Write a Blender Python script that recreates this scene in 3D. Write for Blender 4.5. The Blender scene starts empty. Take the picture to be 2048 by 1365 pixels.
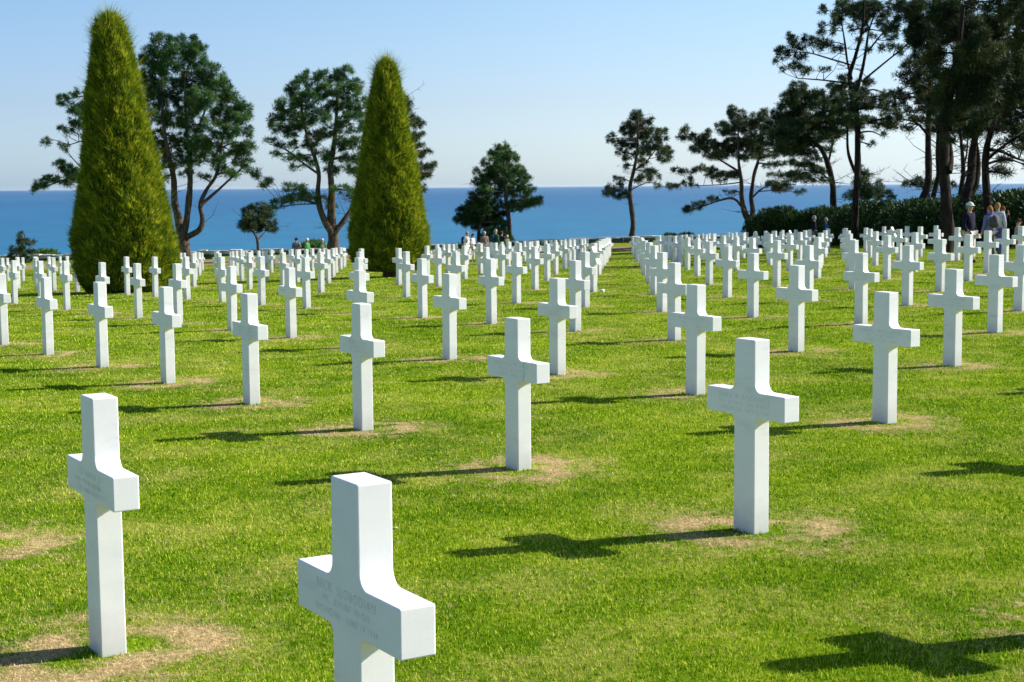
import bpy, bmesh, math, random
import numpy as np
from mathutils import Vector, Matrix, Euler
R = math.radians
scene = bpy.context.scene
C = scene.collection
rng = np.random.default_rng(7)
random.seed(7)

# ------------------------------------------------------------------ camera
ZC = 1.8                                   # height of the lens above the datum
F_PX, PITCH, ROLL = 3099.3, 0.0994993, 0.0070246
cam_data = bpy.data.cameras.new("camera")
cam = bpy.data.objects.new("camera", cam_data)
C.objects.link(cam)
cam_data.sensor_width = 36.0
cam_data.lens = F_PX / 2048.0 * 36.0
cam_data.clip_start = 0.05
cam_data.clip_end = 200000.0
cam.matrix_world = (Matrix.Translation((0, 0, ZC)) @ Matrix.Rotation(math.pi/2 - PITCH, 4, 'X')
                    @ Matrix.Rotation(-ROLL, 4, 'Z'))
scene.camera = cam
cam_data.dof.use_dof = True
cam_data.dof.focus_distance = 8.5
cam_data.dof.aperture_fstop = 16.0

# ------------------------------------------------------------------ light
SUN_AZ, SUN_EL = R(74.5), R(33.0)          # azimuth clockwise from +Y
world = bpy.data.worlds.new("World")
scene.world = world
world.use_nodes = True
wn = world.node_tree.nodes
wl = world.node_tree.links
wn.clear()
wo = wn.new('ShaderNodeOutputWorld')
bg = wn.new('ShaderNodeBackground')
sky = wn.new('ShaderNodeTexSky')
sky.sky_type = 'NISHITA'
sky.sun_disc = False
sky.sun_elevation = SUN_EL
sky.sun_rotation = SUN_AZ
sky.altitude = 50
sky.air_density = 1.0
sky.dust_density = 0.6
sky.ozone_density = 1.6
bg.inputs['Strength'].default_value = 0.122
# slight colour correction of the clear sky by height above the horizon
tc = wn.new('ShaderNodeTexCoord'); sx = wn.new('ShaderNodeSeparateXYZ'); wl.new(tc.outputs['Generated'], sx.inputs[0])
rp = wn.new('ShaderNodeValToRGB'); wl.new(sx.outputs['Z'], rp.inputs[0])
el = rp.color_ramp.elements
el[0].position = 0.0; el[0].color = (0.585, 0.765, 1.13, 1)
el[1].position = 0.30; el[1].color = (0.485, 0.545, 0.64, 1)
e_ = el.new(0.053); e_.color = (0.56, 0.62, 0.80, 1)
e_ = el.new(0.022); e_.color = (0.57, 0.69, 0.96, 1)
e_ = el.new(0.13); e_.color = (0.57, 0.655, 0.73, 1)
mm_ = wn.new('ShaderNodeMix'); mm_.data_type = 'RGBA'; mm_.blend_type = 'MULTIPLY'; mm_.inputs[0].default_value = 1
wl.new(sky.outputs[0], mm_.inputs[6]); wl.new(rp.outputs[0], mm_.inputs[7])
az = wn.new('ShaderNodeMapRange'); wl.new(sx.outputs['X'], az.inputs[0])
for i_, v_ in enumerate((-0.36, 0.05, 0.0, 1.0)): az.inputs[1+i_].default_value = v_
ma = wn.new('ShaderNodeMix'); ma.data_type = 'RGBA'; wl.new(az.outputs[0], ma.inputs[0])
ma.inputs[6].default_value = (0.78, 0.84, 0.96, 1); ma.inputs[7].default_value = (0.985, 0.98, 1.0, 1)
mb = wn.new('ShaderNodeMix'); mb.data_type = 'RGBA'; mb.blend_type = 'MULTIPLY'; mb.inputs[0].default_value = 1
wl.new(mm_.outputs[2], mb.inputs[6]); wl.new(ma.outputs[2], mb.inputs[7])
wl.new(mb.outputs[2], bg.inputs[0])
wl.new(bg.outputs[0], wo.inputs[0])
sd = bpy.data.lights.new("sun", 'SUN')
sd.energy = 5.0
sd.angle = R(0.53)
sd.color = (1.0, 0.955, 0.88)
sun = bpy.data.objects.new("sun", sd)
C.objects.link(sun)
SUNV = Vector((math.sin(SUN_AZ)*math.cos(SUN_EL), math.cos(SUN_AZ)*math.cos(SUN_EL), math.sin(SUN_EL)))
sun.rotation_euler = SUNV.to_track_quat('Z', 'Y').to_euler()
sun.location = (0, 0, 60)

scene.view_settings.view_transform = 'Standard'
scene.view_settings.look = 'None'
scene.view_settings.gamma = 1.0
scene.view_settings.exposure = 0.90
scene.cycles.max_bounces = 6
scene.cycles.diffuse_bounces = 3
scene.cycles.transparent_max_bounces = 4

# ------------------------------------------------------------------ helpers
def tag(o, label=None, cat=None, group=None, kind=None):
    if label: o['label'] = label
    if cat: o['category'] = cat
    if group: o['group'] = group
    if kind: o['kind'] = kind
    return o

def empty(name, loc, label=None, cat=None, group=None):
    o = bpy.data.objects.new(name, None)
    o.empty_display_size = 0.3
    C.objects.link(o)
    o.location = loc
    return tag(o, label, cat, group)

def mesh_obj(name, verts, faces, mat, parent=None, smooth=False):
    me = bpy.data.meshes.new(name)
    me.from_pydata([tuple(v) for v in verts], [], [tuple(f) for f in faces])
    me.materials.append(mat)
    if smooth:
        me.polygons.foreach_set('use_smooth', [True]*len(me.polygons))
    me.update()
    o = bpy.data.objects.new(name, me)
    C.objects.link(o)
    if parent: o.parent = parent
    return o

def np_mesh(name, V, F, mat, parent=None, attrs=None, smooth=False):
    """V (n,3); F (m,k) with k constant"""
    V = np.ascontiguousarray(V, dtype=np.float32)
    F = np.ascontiguousarray(F, dtype=np.int32)
    me = bpy.data.meshes.new(name)
    m, k = F.shape
    me.vertices.add(len(V)); me.vertices.foreach_set('co', V.ravel())
    me.loops.add(m*k); me.loops.foreach_set('vertex_index', F.ravel())
    me.polygons.add(m)
    me.polygons.foreach_set('loop_start', np.arange(0, m*k, k, dtype=np.int32))
    if smooth: me.polygons.foreach_set('use_smooth', np.ones(m, dtype=bool))
    me.update(calc_edges=True)
    if attrs:
        for an, av in attrs.items():
            a = me.attributes.new(an, 'FLOAT', 'POINT')
            a.data.foreach_set('value', np.ascontiguousarray(av, dtype=np.float32))
    me.materials.append(mat)
    o = bpy.data.objects.new(name, me)
    C.objects.link(o)
    if parent: o.parent = parent
    return o

class NT:
    """small node-tree helper"""
    def __init__(self, name, rough=0.8, spec=0.2):
        self.m = bpy.data.materials.new(name)
        self.m.use_nodes = True
        self.t = self.m.node_tree
        self.t.nodes.clear()
        self.out = self.n('ShaderNodeOutputMaterial')
        self.b = self.n('ShaderNodeBsdfPrincipled')
        self.b.inputs['Roughness'].default_value = rough
        self.b.inputs['Specular IOR Level'].default_value = spec
        self.l(self.b.outputs[0], self.out.inputs[0])
    def n(self, typ, **kw):
        nd = self.t.nodes.new(typ)
        for k, v in kw.items(): setattr(nd, k, v)
        return nd
    def l(self, a, b): self.t.links.new(a, b)
    def noise(self, scale, detail=4, vec=None, rough=0.55):
        nd = self.n('ShaderNodeTexNoise')
        nd.inputs['Scale'].default_value = scale
        nd.inputs['Detail'].default_value = detail
        nd.inputs['Roughness'].default_value = rough
        if vec is not None: self.l(vec, nd.inputs['Vector'])
        return nd.outputs['Fac']
    def ramp(self, fac, stops):
        nd = self.n('ShaderNodeValToRGB')
        e = nd.color_ramp.elements
        while len(e) < len(stops): e.new(0.5)
        for el, (p, c) in zip(e, stops):
            el.position = p; el.color = (*c, 1) if len(c) == 3 else c
        self.l(fac, nd.inputs[0])
        return nd.outputs[0]
    def mix(self, fac, a, b, mode='MIX'):
        nd = self.n('ShaderNodeMix', data_type='RGBA', blend_type=mode)
        for s, v in ((nd.inputs[0], fac), (nd.inputs[6], a), (nd.inputs[7], b)):
            if hasattr(v, 'is_linked') or hasattr(v, 'links'): self.l(v, s)
            elif isinstance(v, (int, float)): s.default_value = v
            else: s.default_value = (*v, 1)
        return nd.outputs[2]
    def math(self, op, a, b=None, clamp=False):
        nd = self.n('ShaderNodeMath', operation=op, use_clamp=clamp)
        for s, v in ((nd.inputs[0], a), (nd.inputs[1], b)):
            if v is None: continue
            if isinstance(v, (int, float)): s.default_value = v
            else: self.l(v, s)
        return nd.outputs[0]
    def maprange(self, v, a, b, c=0.0, d=1.0):
        nd = self.n('ShaderNodeMapRange')
        self.l(v, nd.inputs[0])
        for i, x in enumerate((a, b, c, d)): nd.inputs[1+i].default_value = x
        return nd.outputs[0]
    def pos(self): return self.n('ShaderNodeNewGeometry').outputs['Position']
    def obj(self): return self.n('ShaderNodeTexCoord').outputs['Object']
    def scale(self, vec, s):
        nd = self.n('ShaderNodeVectorMath', operation='MULTIPLY')
        self.l(vec, nd.inputs[0]); nd.inputs[1].default_value = s
        return nd.outputs[0]
    def attr(self, name):
        return self.n('ShaderNodeAttribute', attribute_name=name).outputs['Fac']
    def rnd(self): return self.n('ShaderNodeObjectInfo').outputs['Random']
    def color(self, c):
        if hasattr(c, 'links'): self.l(c, self.b.inputs['Base Color'])
        else: self.b.inputs['Base Color'].default_value = (*c, 1)
    def bump(self, h, strength=0.3, dist=0.02):
        nd = self.n('ShaderNodeBump')
        nd.inputs['Strength'].default_value = strength
        nd.inputs['Distance'].default_value = dist
        self.l(h, nd.inputs['Height'])
        self.l(nd.outputs[0], self.b.inputs['Normal'])
    def translucent(self, col, fac):
        tr = self.n('ShaderNodeBsdfTranslucent')
        self.l(col, tr.inputs[0])
        mx = self.n('ShaderNodeMixShader')
        mx.inputs[0].default_value = fac
        self.l(self.b.outputs[0], mx.inputs[1]); self.l(tr.outputs[0], mx.inputs[2])
        self.l(mx.outputs[0], self.out.inputs[0])

# ------------------------------------------------------------------ terrain function
Q = [-1.67894, 6.25199, 1.27169, -2.09126, 0.44901, 6.31344, -0.00068, -0.01315]
G = [-1.80147, 0.00928, -0.01061, -0.02629, 0.04285, 0.0214, 0.00862, -0.0194]
SEA_Z = -48.0
WALL_Y = 112.0
def wall_base(x):                              # relative to the lens height
    return np.interp(x, [-60, -38, -14, 8, 16, 60], [-5.35, -5.2, -4.72, -4.1, -4.08, -4.0])
def gplot(x, y):
    x = np.clip(x, -24, 25); y = np.clip(y, 1.5, 97)
    return (G[0] + G[1]*x + G[2]*y + G[3]*y*y*1e-2 + G[4]*x*y*1e-2 + G[5]*x*x*1e-2
            + G[6]*y**3*1e-4 + G[7]*x*y*y*1e-4)
def ground(x, y):
    x = np.asarray(x, float); y = np.asarray(y, float)
    g = gplot(x, y)
    t = np.clip((y - 92) / 14.0, 0, 1); t = t*t*(3-2*t)
    z = g*(1-t) + wall_base(x)*t
    d = np.clip(y - WALL_Y - 6, 0, None)       # the bluff that falls to the beach
    z = z - 0.02*np.clip(y-WALL_Y, 0, 6) - np.minimum(d*0.55, 60)
    return z + ZC
def gz(x, y): return float(ground(x, y))
cP, sP, cR, sR = math.cos(PITCH), math.sin(PITCH), math.cos(ROLL), math.sin(ROLL)
def W(u, v, D):                                # the point at distance D that lies in direction (u, v)
    a = (u-1024)/F_PX; b = -(v-682.5)/F_PX
    x = cR*a + sR*b; y = -sR*a + cR*b
    r = (x, y*sP + cP, y*cP - sP)
    k = D / r[1]
    return Vector((r[0]*k, D, r[2]*k + ZC))
def proj(p):
    x, y, z = p[0], p[1], p[2]-ZC
    Y = y*sP + z*cP; Z = y*cP - z*sP
    if Z <= 0.1: return (-9999, -9999)
    u = F_PX*x/Z; v = F_PX*Y/Z
    return (1024 + cR*u - sR*v, 682.5 - (sR*u + cR*v))

# ------------------------------------------------------------------ cross lattice
MEAS = {(0, 1): (-0.417, 4.18, -1.841), (0, 0): (-1.679, 6.247, -1.885), (1, 2): (1.304, 8.362, -1.881), (2, 3): (3.019, 12.457, -1.917), (1, 1): (0.037, 10.578, -1.947), (1, 0): (-1.238, 12.704, -1.999), (1, -1): (-2.491, 14.67, -2.043), (1, -2): (-3.753, 16.774, -2.109), (1, -3): (-5.023, 18.879, -2.176), (1, -4): (-6.313, 20.983, -2.232), (2, 0): (-0.765, 18.879, -2.104), (2, 1): (0.493, 16.761, -2.042), (2, 2): (1.743, 14.644, -1.987), (2, -2): (-3.307, 23.114, -2.235), (2, -5): (-7.12, 29.467, -2.46), (2, -7): (-9.698, 33.702, -2.602), (3, 0): (-0.332, 25.192, -2.224), (3, 1): (0.944, 23.062, -2.153), (3, 2): (2.201, 20.931, -2.091), (3, 3): (3.467, 18.8, -2.027), (3, 4): (4.763, 16.669, -1.969), (3, -1): (-1.578, 27.323, -2.306), (4, 3): (3.911, 25.074, -2.153), (4, 4): (5.186, 22.93, -2.066), (4, 5): (6.505, 20.786, -2.008), (1, -5): (-7.605, 23.087, -2.293), (5, 3): (4.367, 31.348, -2.281), (6, 3): (4.802, 37.622, -2.413), (7, 3): (5.262, 43.896, -2.562), (8, 3): (5.698, 50.17, -2.729), (9, 3): (6.146, 56.444, -2.906), (10, 3): (6.607, 62.718, -3.092), (6, 4): (6.072, 35.452, -2.32), (8, 4): (6.965, 47.974, -2.642), (8, 5): (8.218, 45.777, -2.532), (7, 6): (9.049, 37.346, -2.284), (9, 7): (11.176, 47.606, -2.505), (5, 5): (6.914, 27.034, -2.12), (6, 6): (8.618, 31.112, -2.164), (7, 7): (10.365, 35.163, -2.208), (8, 8): (12.033, 39.188, -2.249), (9, 9): (13.756, 43.187, -2.325), (3, -7): (-9.237, 40.107, -2.799), (3, -11): (-14.373, 48.63, -3.173), (7, -7): (-7.439, 65.729, -3.595), (5, -8): (-9.586, 55.075, -3.268), (4, -4): (-4.93, 40.081, -2.703), (5, -5): (-5.747, 48.604, -2.985), (6, -4): (-4.036, 52.813, -3.072), (5, -3): (-3.222, 44.29, -2.785)}
TOPI = [(-11.15, 45.0), (-4.25, 54.0)]        # centres of the two clipped cones
R0, R1, C0, C1 = -1, 18, -20, 16
LX = np.full((R1-R0+1, C1-C0+1), 1e6); LY = LX.copy()
crosses = []
for r in range(R0, R1+1):
    for c in range(C0, C1+1):
        if (r, c) in MEAS:
            x, y, z = MEAS[(r, c)]; z += ZC
        else:
            x = Q[0] + c*Q[2] + r*Q[4] + Q[6]*c*r + rng.normal(0, .03)
            y = Q[1] + c*Q[3] + r*Q[5] + Q[7]*c*r + rng.normal(0, .04)
            z = gz(x, y) + rng.normal(0, .008)
        if y < 3 or y > 97.5: continue
        if x > 17.6 and y > 55: continue
        if x > 16.8 and y > 80: continue
        if any(math.hypot(x-a, y-b) < 2.0 for a, b in TOPI): continue
        u, v = proj((x, y, z)); ut, vt = proj((x, y, z+1.05))
        LX[r-R0, c-C0] = x; LY[r-R0, c-C0] = y
        inframe = -45 < u < 2090 and vt < 1365
        near_shadow = (r, c) in ((2, 4), (1, 3), (3, 5), (4, 6), (0, -1), (0, 2))
        if inframe or near_shadow:
            crosses.append((r, c, x, y, z))

def dead_attr(x, y):
    """closeness to the ring of scorched grass round each headstone"""
    det = Q[2]*Q[5] - Q[4]*Q[3]
    c = np.zeros_like(x); r = np.zeros_like(x)
    for _ in range(5):
        dx = x - Q[0] - Q[6]*c*r; dy = y - Q[1] - Q[7]*c*r
        c = (dx*Q[5] - dy*Q[4])/det; r = (Q[2]*dy - Q[3]*dx)/det
    out = np.zeros_like(x)
    rr, cc = np.round(r), np.round(c)
    ri = np.clip(rr - R0, 0, R1-R0).astype(int); ci = np.clip(cc - C0, 0, C1-C0).astype(int)
    ex = x - LX[ri, ci]; ey = y - LY[ri, ci]
    d = np.hypot(ex, ey)
    ang = np.arctan2(ey, ex)
    ph = (ri*7.3 + ci*3.7)
    rad = 0.33 + 0.07*np.sin(2*ang + ph) + 0.05*np.sin(3*ang + 2.1*ph)
    amp = 0.75 + 0.35*np.sin(ang*1.0 + ph*1.7) * np.cos(ang*2 + ph)
    big = 0.95 + 0.2*np.sin(ph*5.1)
    out = np.exp(-np.abs((d-rad)/0.19)**2.0)*np.clip(amp + .15, 0, 1)*big
    # thinner scorched scatter outside it
    out = np.maximum(out, 0.36*np.exp(-((d-.45)/.32)**2)*(d > .10))
    out[d > 1.6] = 0
    return out

# ------------------------------------------------------------------ materials
def grass_colour(t, blade):
    p = t.pos()
    big = t.noise(0.45, 3, p)
    mid = t.noise(2.6, 4, p)
    fine = t.noise(23.0, 3, p)
    f = t.math('ADD', t.math('MULTIPLY', big, 0.40), t.math('MULTIPLY', mid, 0.35))
    f = t.math('ADD', f, t.math('MULTIPLY', fine, 0.25))
    if blade:
        f = t.math('ADD', t.math('MULTIPLY', f, 0.56), t.math('MULTIPLY', t.attr('rnd'), 0.44))
    base = t.ramp(f, [(0.28, (0.026, 0.092, 0.002)), (0.42, (0.122, 0.270, 0.003)), (0.56, (0.295, 0.445, 0.006)), (0.70, (0.64, 0.67, 0.08))])
    straw = t.ramp(t.noise(31.0, 2, p), [(0.3, (0.50, 0.34, 0.16)), (0.7, (0.92, 0.70, 0.36))])
    # scorched grass round the stones
    d = t.math('ADD', t.attr('dead'), t.math('MULTIPLY', t.math('SUBTRACT', t.noise(6.5, 5, p, 0.65), 0.5), 1.9))
    d = t.math('ADD', d, t.math('MULTIPLY', t.math('SUBTRACT', fine, 0.5), 0.7))
    if blade:
        d = t.math('ADD', d, t.math('MULTIPLY', t.math('SUBTRACT', t.attr('rnd'), 0.5), 0.45))
    dm = t.maprange(d, 0.24, 0.84)
    # stray dry blades everywhere, in loose patches
    dry = t.maprange(t.math('ADD', t.math('MULTIPLY', t.noise(1.3, 4, p), 0.6), t.math('MULTIPLY', fine, 0.5)), 0.54, 0.70)
    c = t.mix(t.math('MULTIPLY', dry, 0.42), base, t.mix(0.5, straw, (0.72, 0.66, 0.14)))
    return t.mix(dm, c, straw)

t = NT('lawn_blades', 0.7, 0.0)
col = grass_colour(t, True)
t.color(col); t.translucent(col, 0.28); M_BLADE = t.m
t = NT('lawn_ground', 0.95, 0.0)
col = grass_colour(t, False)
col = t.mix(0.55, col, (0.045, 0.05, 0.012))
p = t.pos()
# gravel path before the wall and rough bluff beyond it
sep = t.n('ShaderNodeSeparateXYZ'); t.l(p, sep.inputs[0])
y = sep.outputs['Y']; wob = t.math('MULTIPLY', t.math('SUBTRACT', t.noise(0.6, 3, p), 0.5), 1.2)
yy = t.math('ADD', y, wob)
path = t.math('MULTIPLY', t.math('GREATER_THAN', yy, 100.5), t.math('LESS_THAN', yy, 105.0))
rough = t.math('GREATER_THAN', y, WALL_Y)
pathc = t.ramp(t.noise(9, 5, p), [(0.35, (0.22, 0.13, 0.10)), (0.65, (0.36, 0.24, 0.18))])
col = t.mix(path, col, pathc)
col = t.mix(rough, col, t.ramp(t.noise(0.7, 6, p), [(0.35, (0.03, 0.05, 0.015)), (0.6, (0.09, 0.10, 0.03))]))
t.color(col)
t.bump(t.noise(60, 4, p), 0.5, 0.02)
M_GROUND = t.m

t = NT('white_marble', 0.45, 0.35)
o = t.obj()
off = t.n('ShaderNodeVectorMath', operation='ADD'); t.l(o, off.inputs[0])
oi = t.n('ShaderNodeObjectInfo'); t.l(oi.outputs['Location'], off.inputs[1])
ov = off.outputs[0]
vs = t.n('ShaderNodeMapping'); vs.inputs['Rotation'].default_value = (0.3, 0.7, 0.2); vs.inputs['Scale'].default_value = (1, 1, 3.2)
t.l(ov, vs.inputs[0])
vein = t.noise(3.2, 7, vs.outputs[0], 0.62)
c = t.ramp(vein, [(0.27, (0.66, 0.67, 0.665)), (0.40, (0.81, 0.805, 0.775)), (0.60, (0.85, 0.84, 0.805))])
c = t.mix(t.maprange(t.noise(90, 2, ov), 0.3, 0.7, 0, 0.10), c, (0.62, 0.63, 0.62))
sp = t.n('ShaderNodeSeparateXYZ'); t.l(o, sp.inputs[0])
c = t.mix(t.maprange(t.rnd(), 0, 1, 0, 0.10), c, (0.58, 0.57, 0.52))
splash = t.maprange(t.math('ADD', sp.outputs['Z'], t.math('MULTIPLY', t.noise(11, 4, ov), 0.16)), 0.09, 0.27, 0.42, 0.0)
c = t.mix(splash, c, (0.40, 0.42, 0.38))
t.color(c); t.bump(t.noise(160, 2, o), 0.06, 0.002)
t.b.inputs['Subsurface Weight'].default_value = 0.12
t.b.inputs['Subsurface Radius'].default_value = (0.02, 0.018, 0.015)
t.b.inputs['Subsurface Scale'].default_value = 0.6
M_MARBLE = t.m
t = NT('cut_lettering', 0.9, 0.1)
t.color(t.ramp(t.noise(60, 3, t.obj()), [(0.35, (0.50, 0.50, 0.45)), (0.65, (0.73, 0.72, 0.67))])); M_LETTER = t.m
t = NT('algae_stain', 0.9, 0.1)
t.color(t.ramp(t.noise(80, 3, t.obj()), [(0.4, (0.36, 0.39, 0.28)), (0.6, (0.62, 0.64, 0.58))])); M_ALGAE = t.m

def bark(name, c1, c2):
    t = NT(name, 0.95, 0.1)
    p = t.pos()
    n = t.noise(6, 6, t.scale(p, (1.6, 1.6, 0.35)))
    t.color(t.ramp(n, [(0.35, c1), (0.65, c2)]))
    t.bump(n, 0.8, 0.05)
    return t.m
M_BARK_SHADED = bark('shaded_pine_bark', (0.010, 0.008, 0.006), (0.036, 0.028, 0.021))  # darkened copy of the pine bark, the grove's shade put into its colour
M_BARK = bark('pine_bark', (0.035, 0.027, 0.02), (0.12, 0.09, 0.065))
def foliage(name, c1, c2, c3, tr=0.25, scale=1.4):
    t = NT(name, 0.6, 0.2)
    p = t.pos()
    f = t.math('ADD', t.math('MULTIPLY', t.noise(scale, 4, p), 0.6), t.math('MULTIPLY', t.attr('rnd'), 0.4))
    c = t.ramp(f, [(0.32, c1), (0.52, c2), (0.72, c3)])
    t.color(c); t.translucent(c, tr)
    return t.m
M_PINE = foliage('pine_needles', (0.014, 0.048, 0.016), (0.040, 0.115, 0.026), (0.150, 0.235, 0.040), 0.25)
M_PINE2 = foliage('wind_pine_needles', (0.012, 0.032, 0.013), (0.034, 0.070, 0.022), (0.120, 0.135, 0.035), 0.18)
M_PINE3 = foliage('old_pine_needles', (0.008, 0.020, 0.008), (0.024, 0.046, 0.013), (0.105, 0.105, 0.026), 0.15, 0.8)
M_YEW = foliage('clipped_conifer', (0.045, 0.095, 0.005), (0.225, 0.300, 0.010), (0.600, 0.560, 0.040), 0.35, 2.6)
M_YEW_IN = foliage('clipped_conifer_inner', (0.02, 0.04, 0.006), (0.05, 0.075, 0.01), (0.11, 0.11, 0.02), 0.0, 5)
M_HEDGE = foliage('hedge_leaves', (0.008, 0.026, 0.007), (0.018, 0.052, 0.010), (0.075, 0.16, 0.020), 0.08, 1.2)
M_SHRUB = foliage('shrub_leaves', (0.03, 0.09, 0.02), (0.07, 0.17, 0.03), (0.16, 0.27, 0.06), 0.25, 2)

# ------------------------------------------------------------------ ground sheet (dense near, coarse far)
ds = 1.2*np.exp(np.linspace(0, math.log(1500/1.2), 620))
an = np.linspace(-math.radians(62), math.radians(62), 640)
DD, AA = np.meshgrid(ds, an, indexing='ij')
X = DD*np.tan(AA)*0.55; Y = DD.copy()
X = np.where(np.abs(AA) > math.radians(45), X*1.6, X)
Z = ground(X, Y)
nr, nc = DD.shape
i = np.arange(nr*nc).reshape(nr, nc)
Fq = np.stack([i[:-1, :-1], i[:-1, 1:], i[1:, 1:], i[1:, :-1]], -1).reshape(-1, 4)
gd = dead_attr(X.ravel(), Y.ravel())
# a strip behind the lens closes the sheet
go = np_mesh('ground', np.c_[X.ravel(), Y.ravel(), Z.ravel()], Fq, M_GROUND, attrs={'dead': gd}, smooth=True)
tag(go, kind='structure')

# ------------------------------------------------------------------ lawn blades
def blades(n0, dmin, dmax):
    # density falls off as 1/d^2
    w = rng.random(n0)
    d = dmin*(dmax/dmin)**w
    tt = rng.uniform(-0.40, 0.40, n0)
    x = d*tt; y = d
    k = np.ones(n0, bool)
    for a, b in TOPI: k &= np.hypot(x-a, y-b) > 1.0
    k &= ~((y > 99.5))
    x, y, d = x[k], y[k], d[k]
    n = len(x)
    z = ground(x, y)
    dead = dead_attr(x, y)
    L = rng.uniform(0.009, 0.027, n)*(1 + 0.035*np.clip(d-6, 0, 60))**0.5*(1-0.35*np.clip(dead, 0, 1))
    wd = rng.uniform(0.0018, 0.0036, n)*np.maximum(d/3.2, 1.0)**0.82
    az = rng.uniform(0, 2*np.pi, n)
    lean = np.abs(rng.normal(0, 0.75, n)) + 0.2 + 0.5*np.clip(dead, 0, 1)
    la = rng.uniform(0, 2*np.pi, n)
    dx, dy, dz = np.sin(lean)*np.cos(la), np.sin(lean)*np.sin(la), np.cos(lean)
    sx, sy = np.cos(az)*wd/2, np.sin(az)*wd/2
    V = np.empty((n, 3, 3), np.float32)
    V[:, 0] = np.c_[x-sx, y-sy, z-0.002]; V[:, 1] = np.c_[x+sx, y+sy, z-0.002]
    V[:, 2] = np.c_[x+dx*L, y+dy*L, z+np.maximum(dz, 0.15)*L]
    rnd = np.repeat(rng.random(n), 3)
    return V.reshape(-1, 3), np.arange(n*3).reshape(-1, 3), rnd, np.repeat(dead, 3)
V, F, rnd, dead = blades(1500000, 2.6, 99)
lawn = np_mesh('lawn_grass', V, F, M_BLADE, attrs={'rnd': rnd, 'dead': dead})
tag(lawn, 'short green mown lawn grass covering the ground between the headstones', 'grass', kind='stuff')

# ------------------------------------------------------------------ headstones
YAW = -1.02514
def arc(cx, cz, r, a0, a1, n=7):
    return [(cx + r*math.cos(a0+(a1-a0)*k/n), cz + r*math.sin(a0+(a1-a0)*k/n)) for k in range(n+1)]
def extrude_outline(name, pts, T, bev=0.0055):
    bm = bmesh.new()
    vs = [bm.verts.new((x, -T/2, z)) for x, z in pts]
    f = bm.faces.new(vs)
    r = bmesh.ops.extrude_face_region(bm, geom=[f])
    for v in r['geom']:
        if isinstance(v, bmesh.types.BMVert): v.co.y += T
    bmesh.ops.recalc_face_normals(bm, faces=bm.faces)
    me = bpy.data.meshes.new(name); bm.to_mesh(me); bm.free()
    me.polygons.foreach_set('use_smooth', [True]*len(me.polygons))
    me.set_sharp_from_angle(angle=R(45))
    ob = bpy.data.objects.new(name+'_tmp', me); C.objects.link(ob)
    md = ob.modifiers.new('b', 'BEVEL'); md.width = bev; md.segments = 3; md.limit_method = 'ANGLE'; md.angle_limit = R(35); md.harden_normals = True
    bpy.context.view_layer.update()
    dg = bpy.context.evaluated_depsgraph_get()
    m2 = bpy.data.meshes.new_from_object(ob.evaluated_get(dg))
    bpy.data.objects.remove(ob); m2.name = name
    m2.materials.clear(); m2.materials.append(M_MARBLE)
    m2.update()
    return m2
hs, hw, za, zb, H = 0.0845, 0.3225, 0.629, 0.7665, 1.05
ru, rl = 0.047, 0.036
hb = hs*1.04
pts = [(-hb, -0.14), (hb, -0.14), (hs*1.002, za-rl-.012)]
pts += list(reversed(arc(hs+rl, za-rl, rl, math.pi/2, math.pi)))
pts += [(hs+rl+.012, za), (hw, za), (hw, zb), (hs+ru+.012, zb)]
pts += arc(hs+ru, zb+ru, ru, -math.pi/2, -math.pi)
pts += [(hs, zb+ru+.012), (hs*.985, H), (-hs*.985, H), (-hs, zb+ru+.012)]
pts += [(x, z) for x, z in reversed([(-x, z) for x, z in arc(hs+ru, zb+ru, ru, -math.pi/2, -math.pi)])]
pts += [(-hs-ru-.012, zb), (-hw, zb), (-hw, za), (-hs-rl-.012, za)]
pts += [(-x, z) for x, z in arc(hs+rl, za-rl, rl, math.pi/2, math.pi)] + [(-hs*1.002, za-rl-.012)]
CROSS = extrude_outline('cross_headstone', pts, 0.106)
# six-pointed star stone
Rs, cz = 0.27, 0.78
sp_ = [(-0.0845, -0.14), (0.0845, -0.14), (0.0845, cz - Rs*0.52)]
st = []
for k in range(12):
    a = -math.pi/2 + k*math.pi/6
    rr = Rs if k % 2 == 0 else Rs/math.sqrt(3)
    st.append((rr*math.cos(a), cz + rr*math.sin(a)))
sp_ += st[2:11] if False else []
pts = [(-0.0845, -0.14), (0.0845, -0.14), (0.0845, st[1][1])] + [s for s in st[2:11]] + [(-0.0845, st[11][1])]
STAR = extrude_outline('star_headstone', pts, 0.106)

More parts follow.
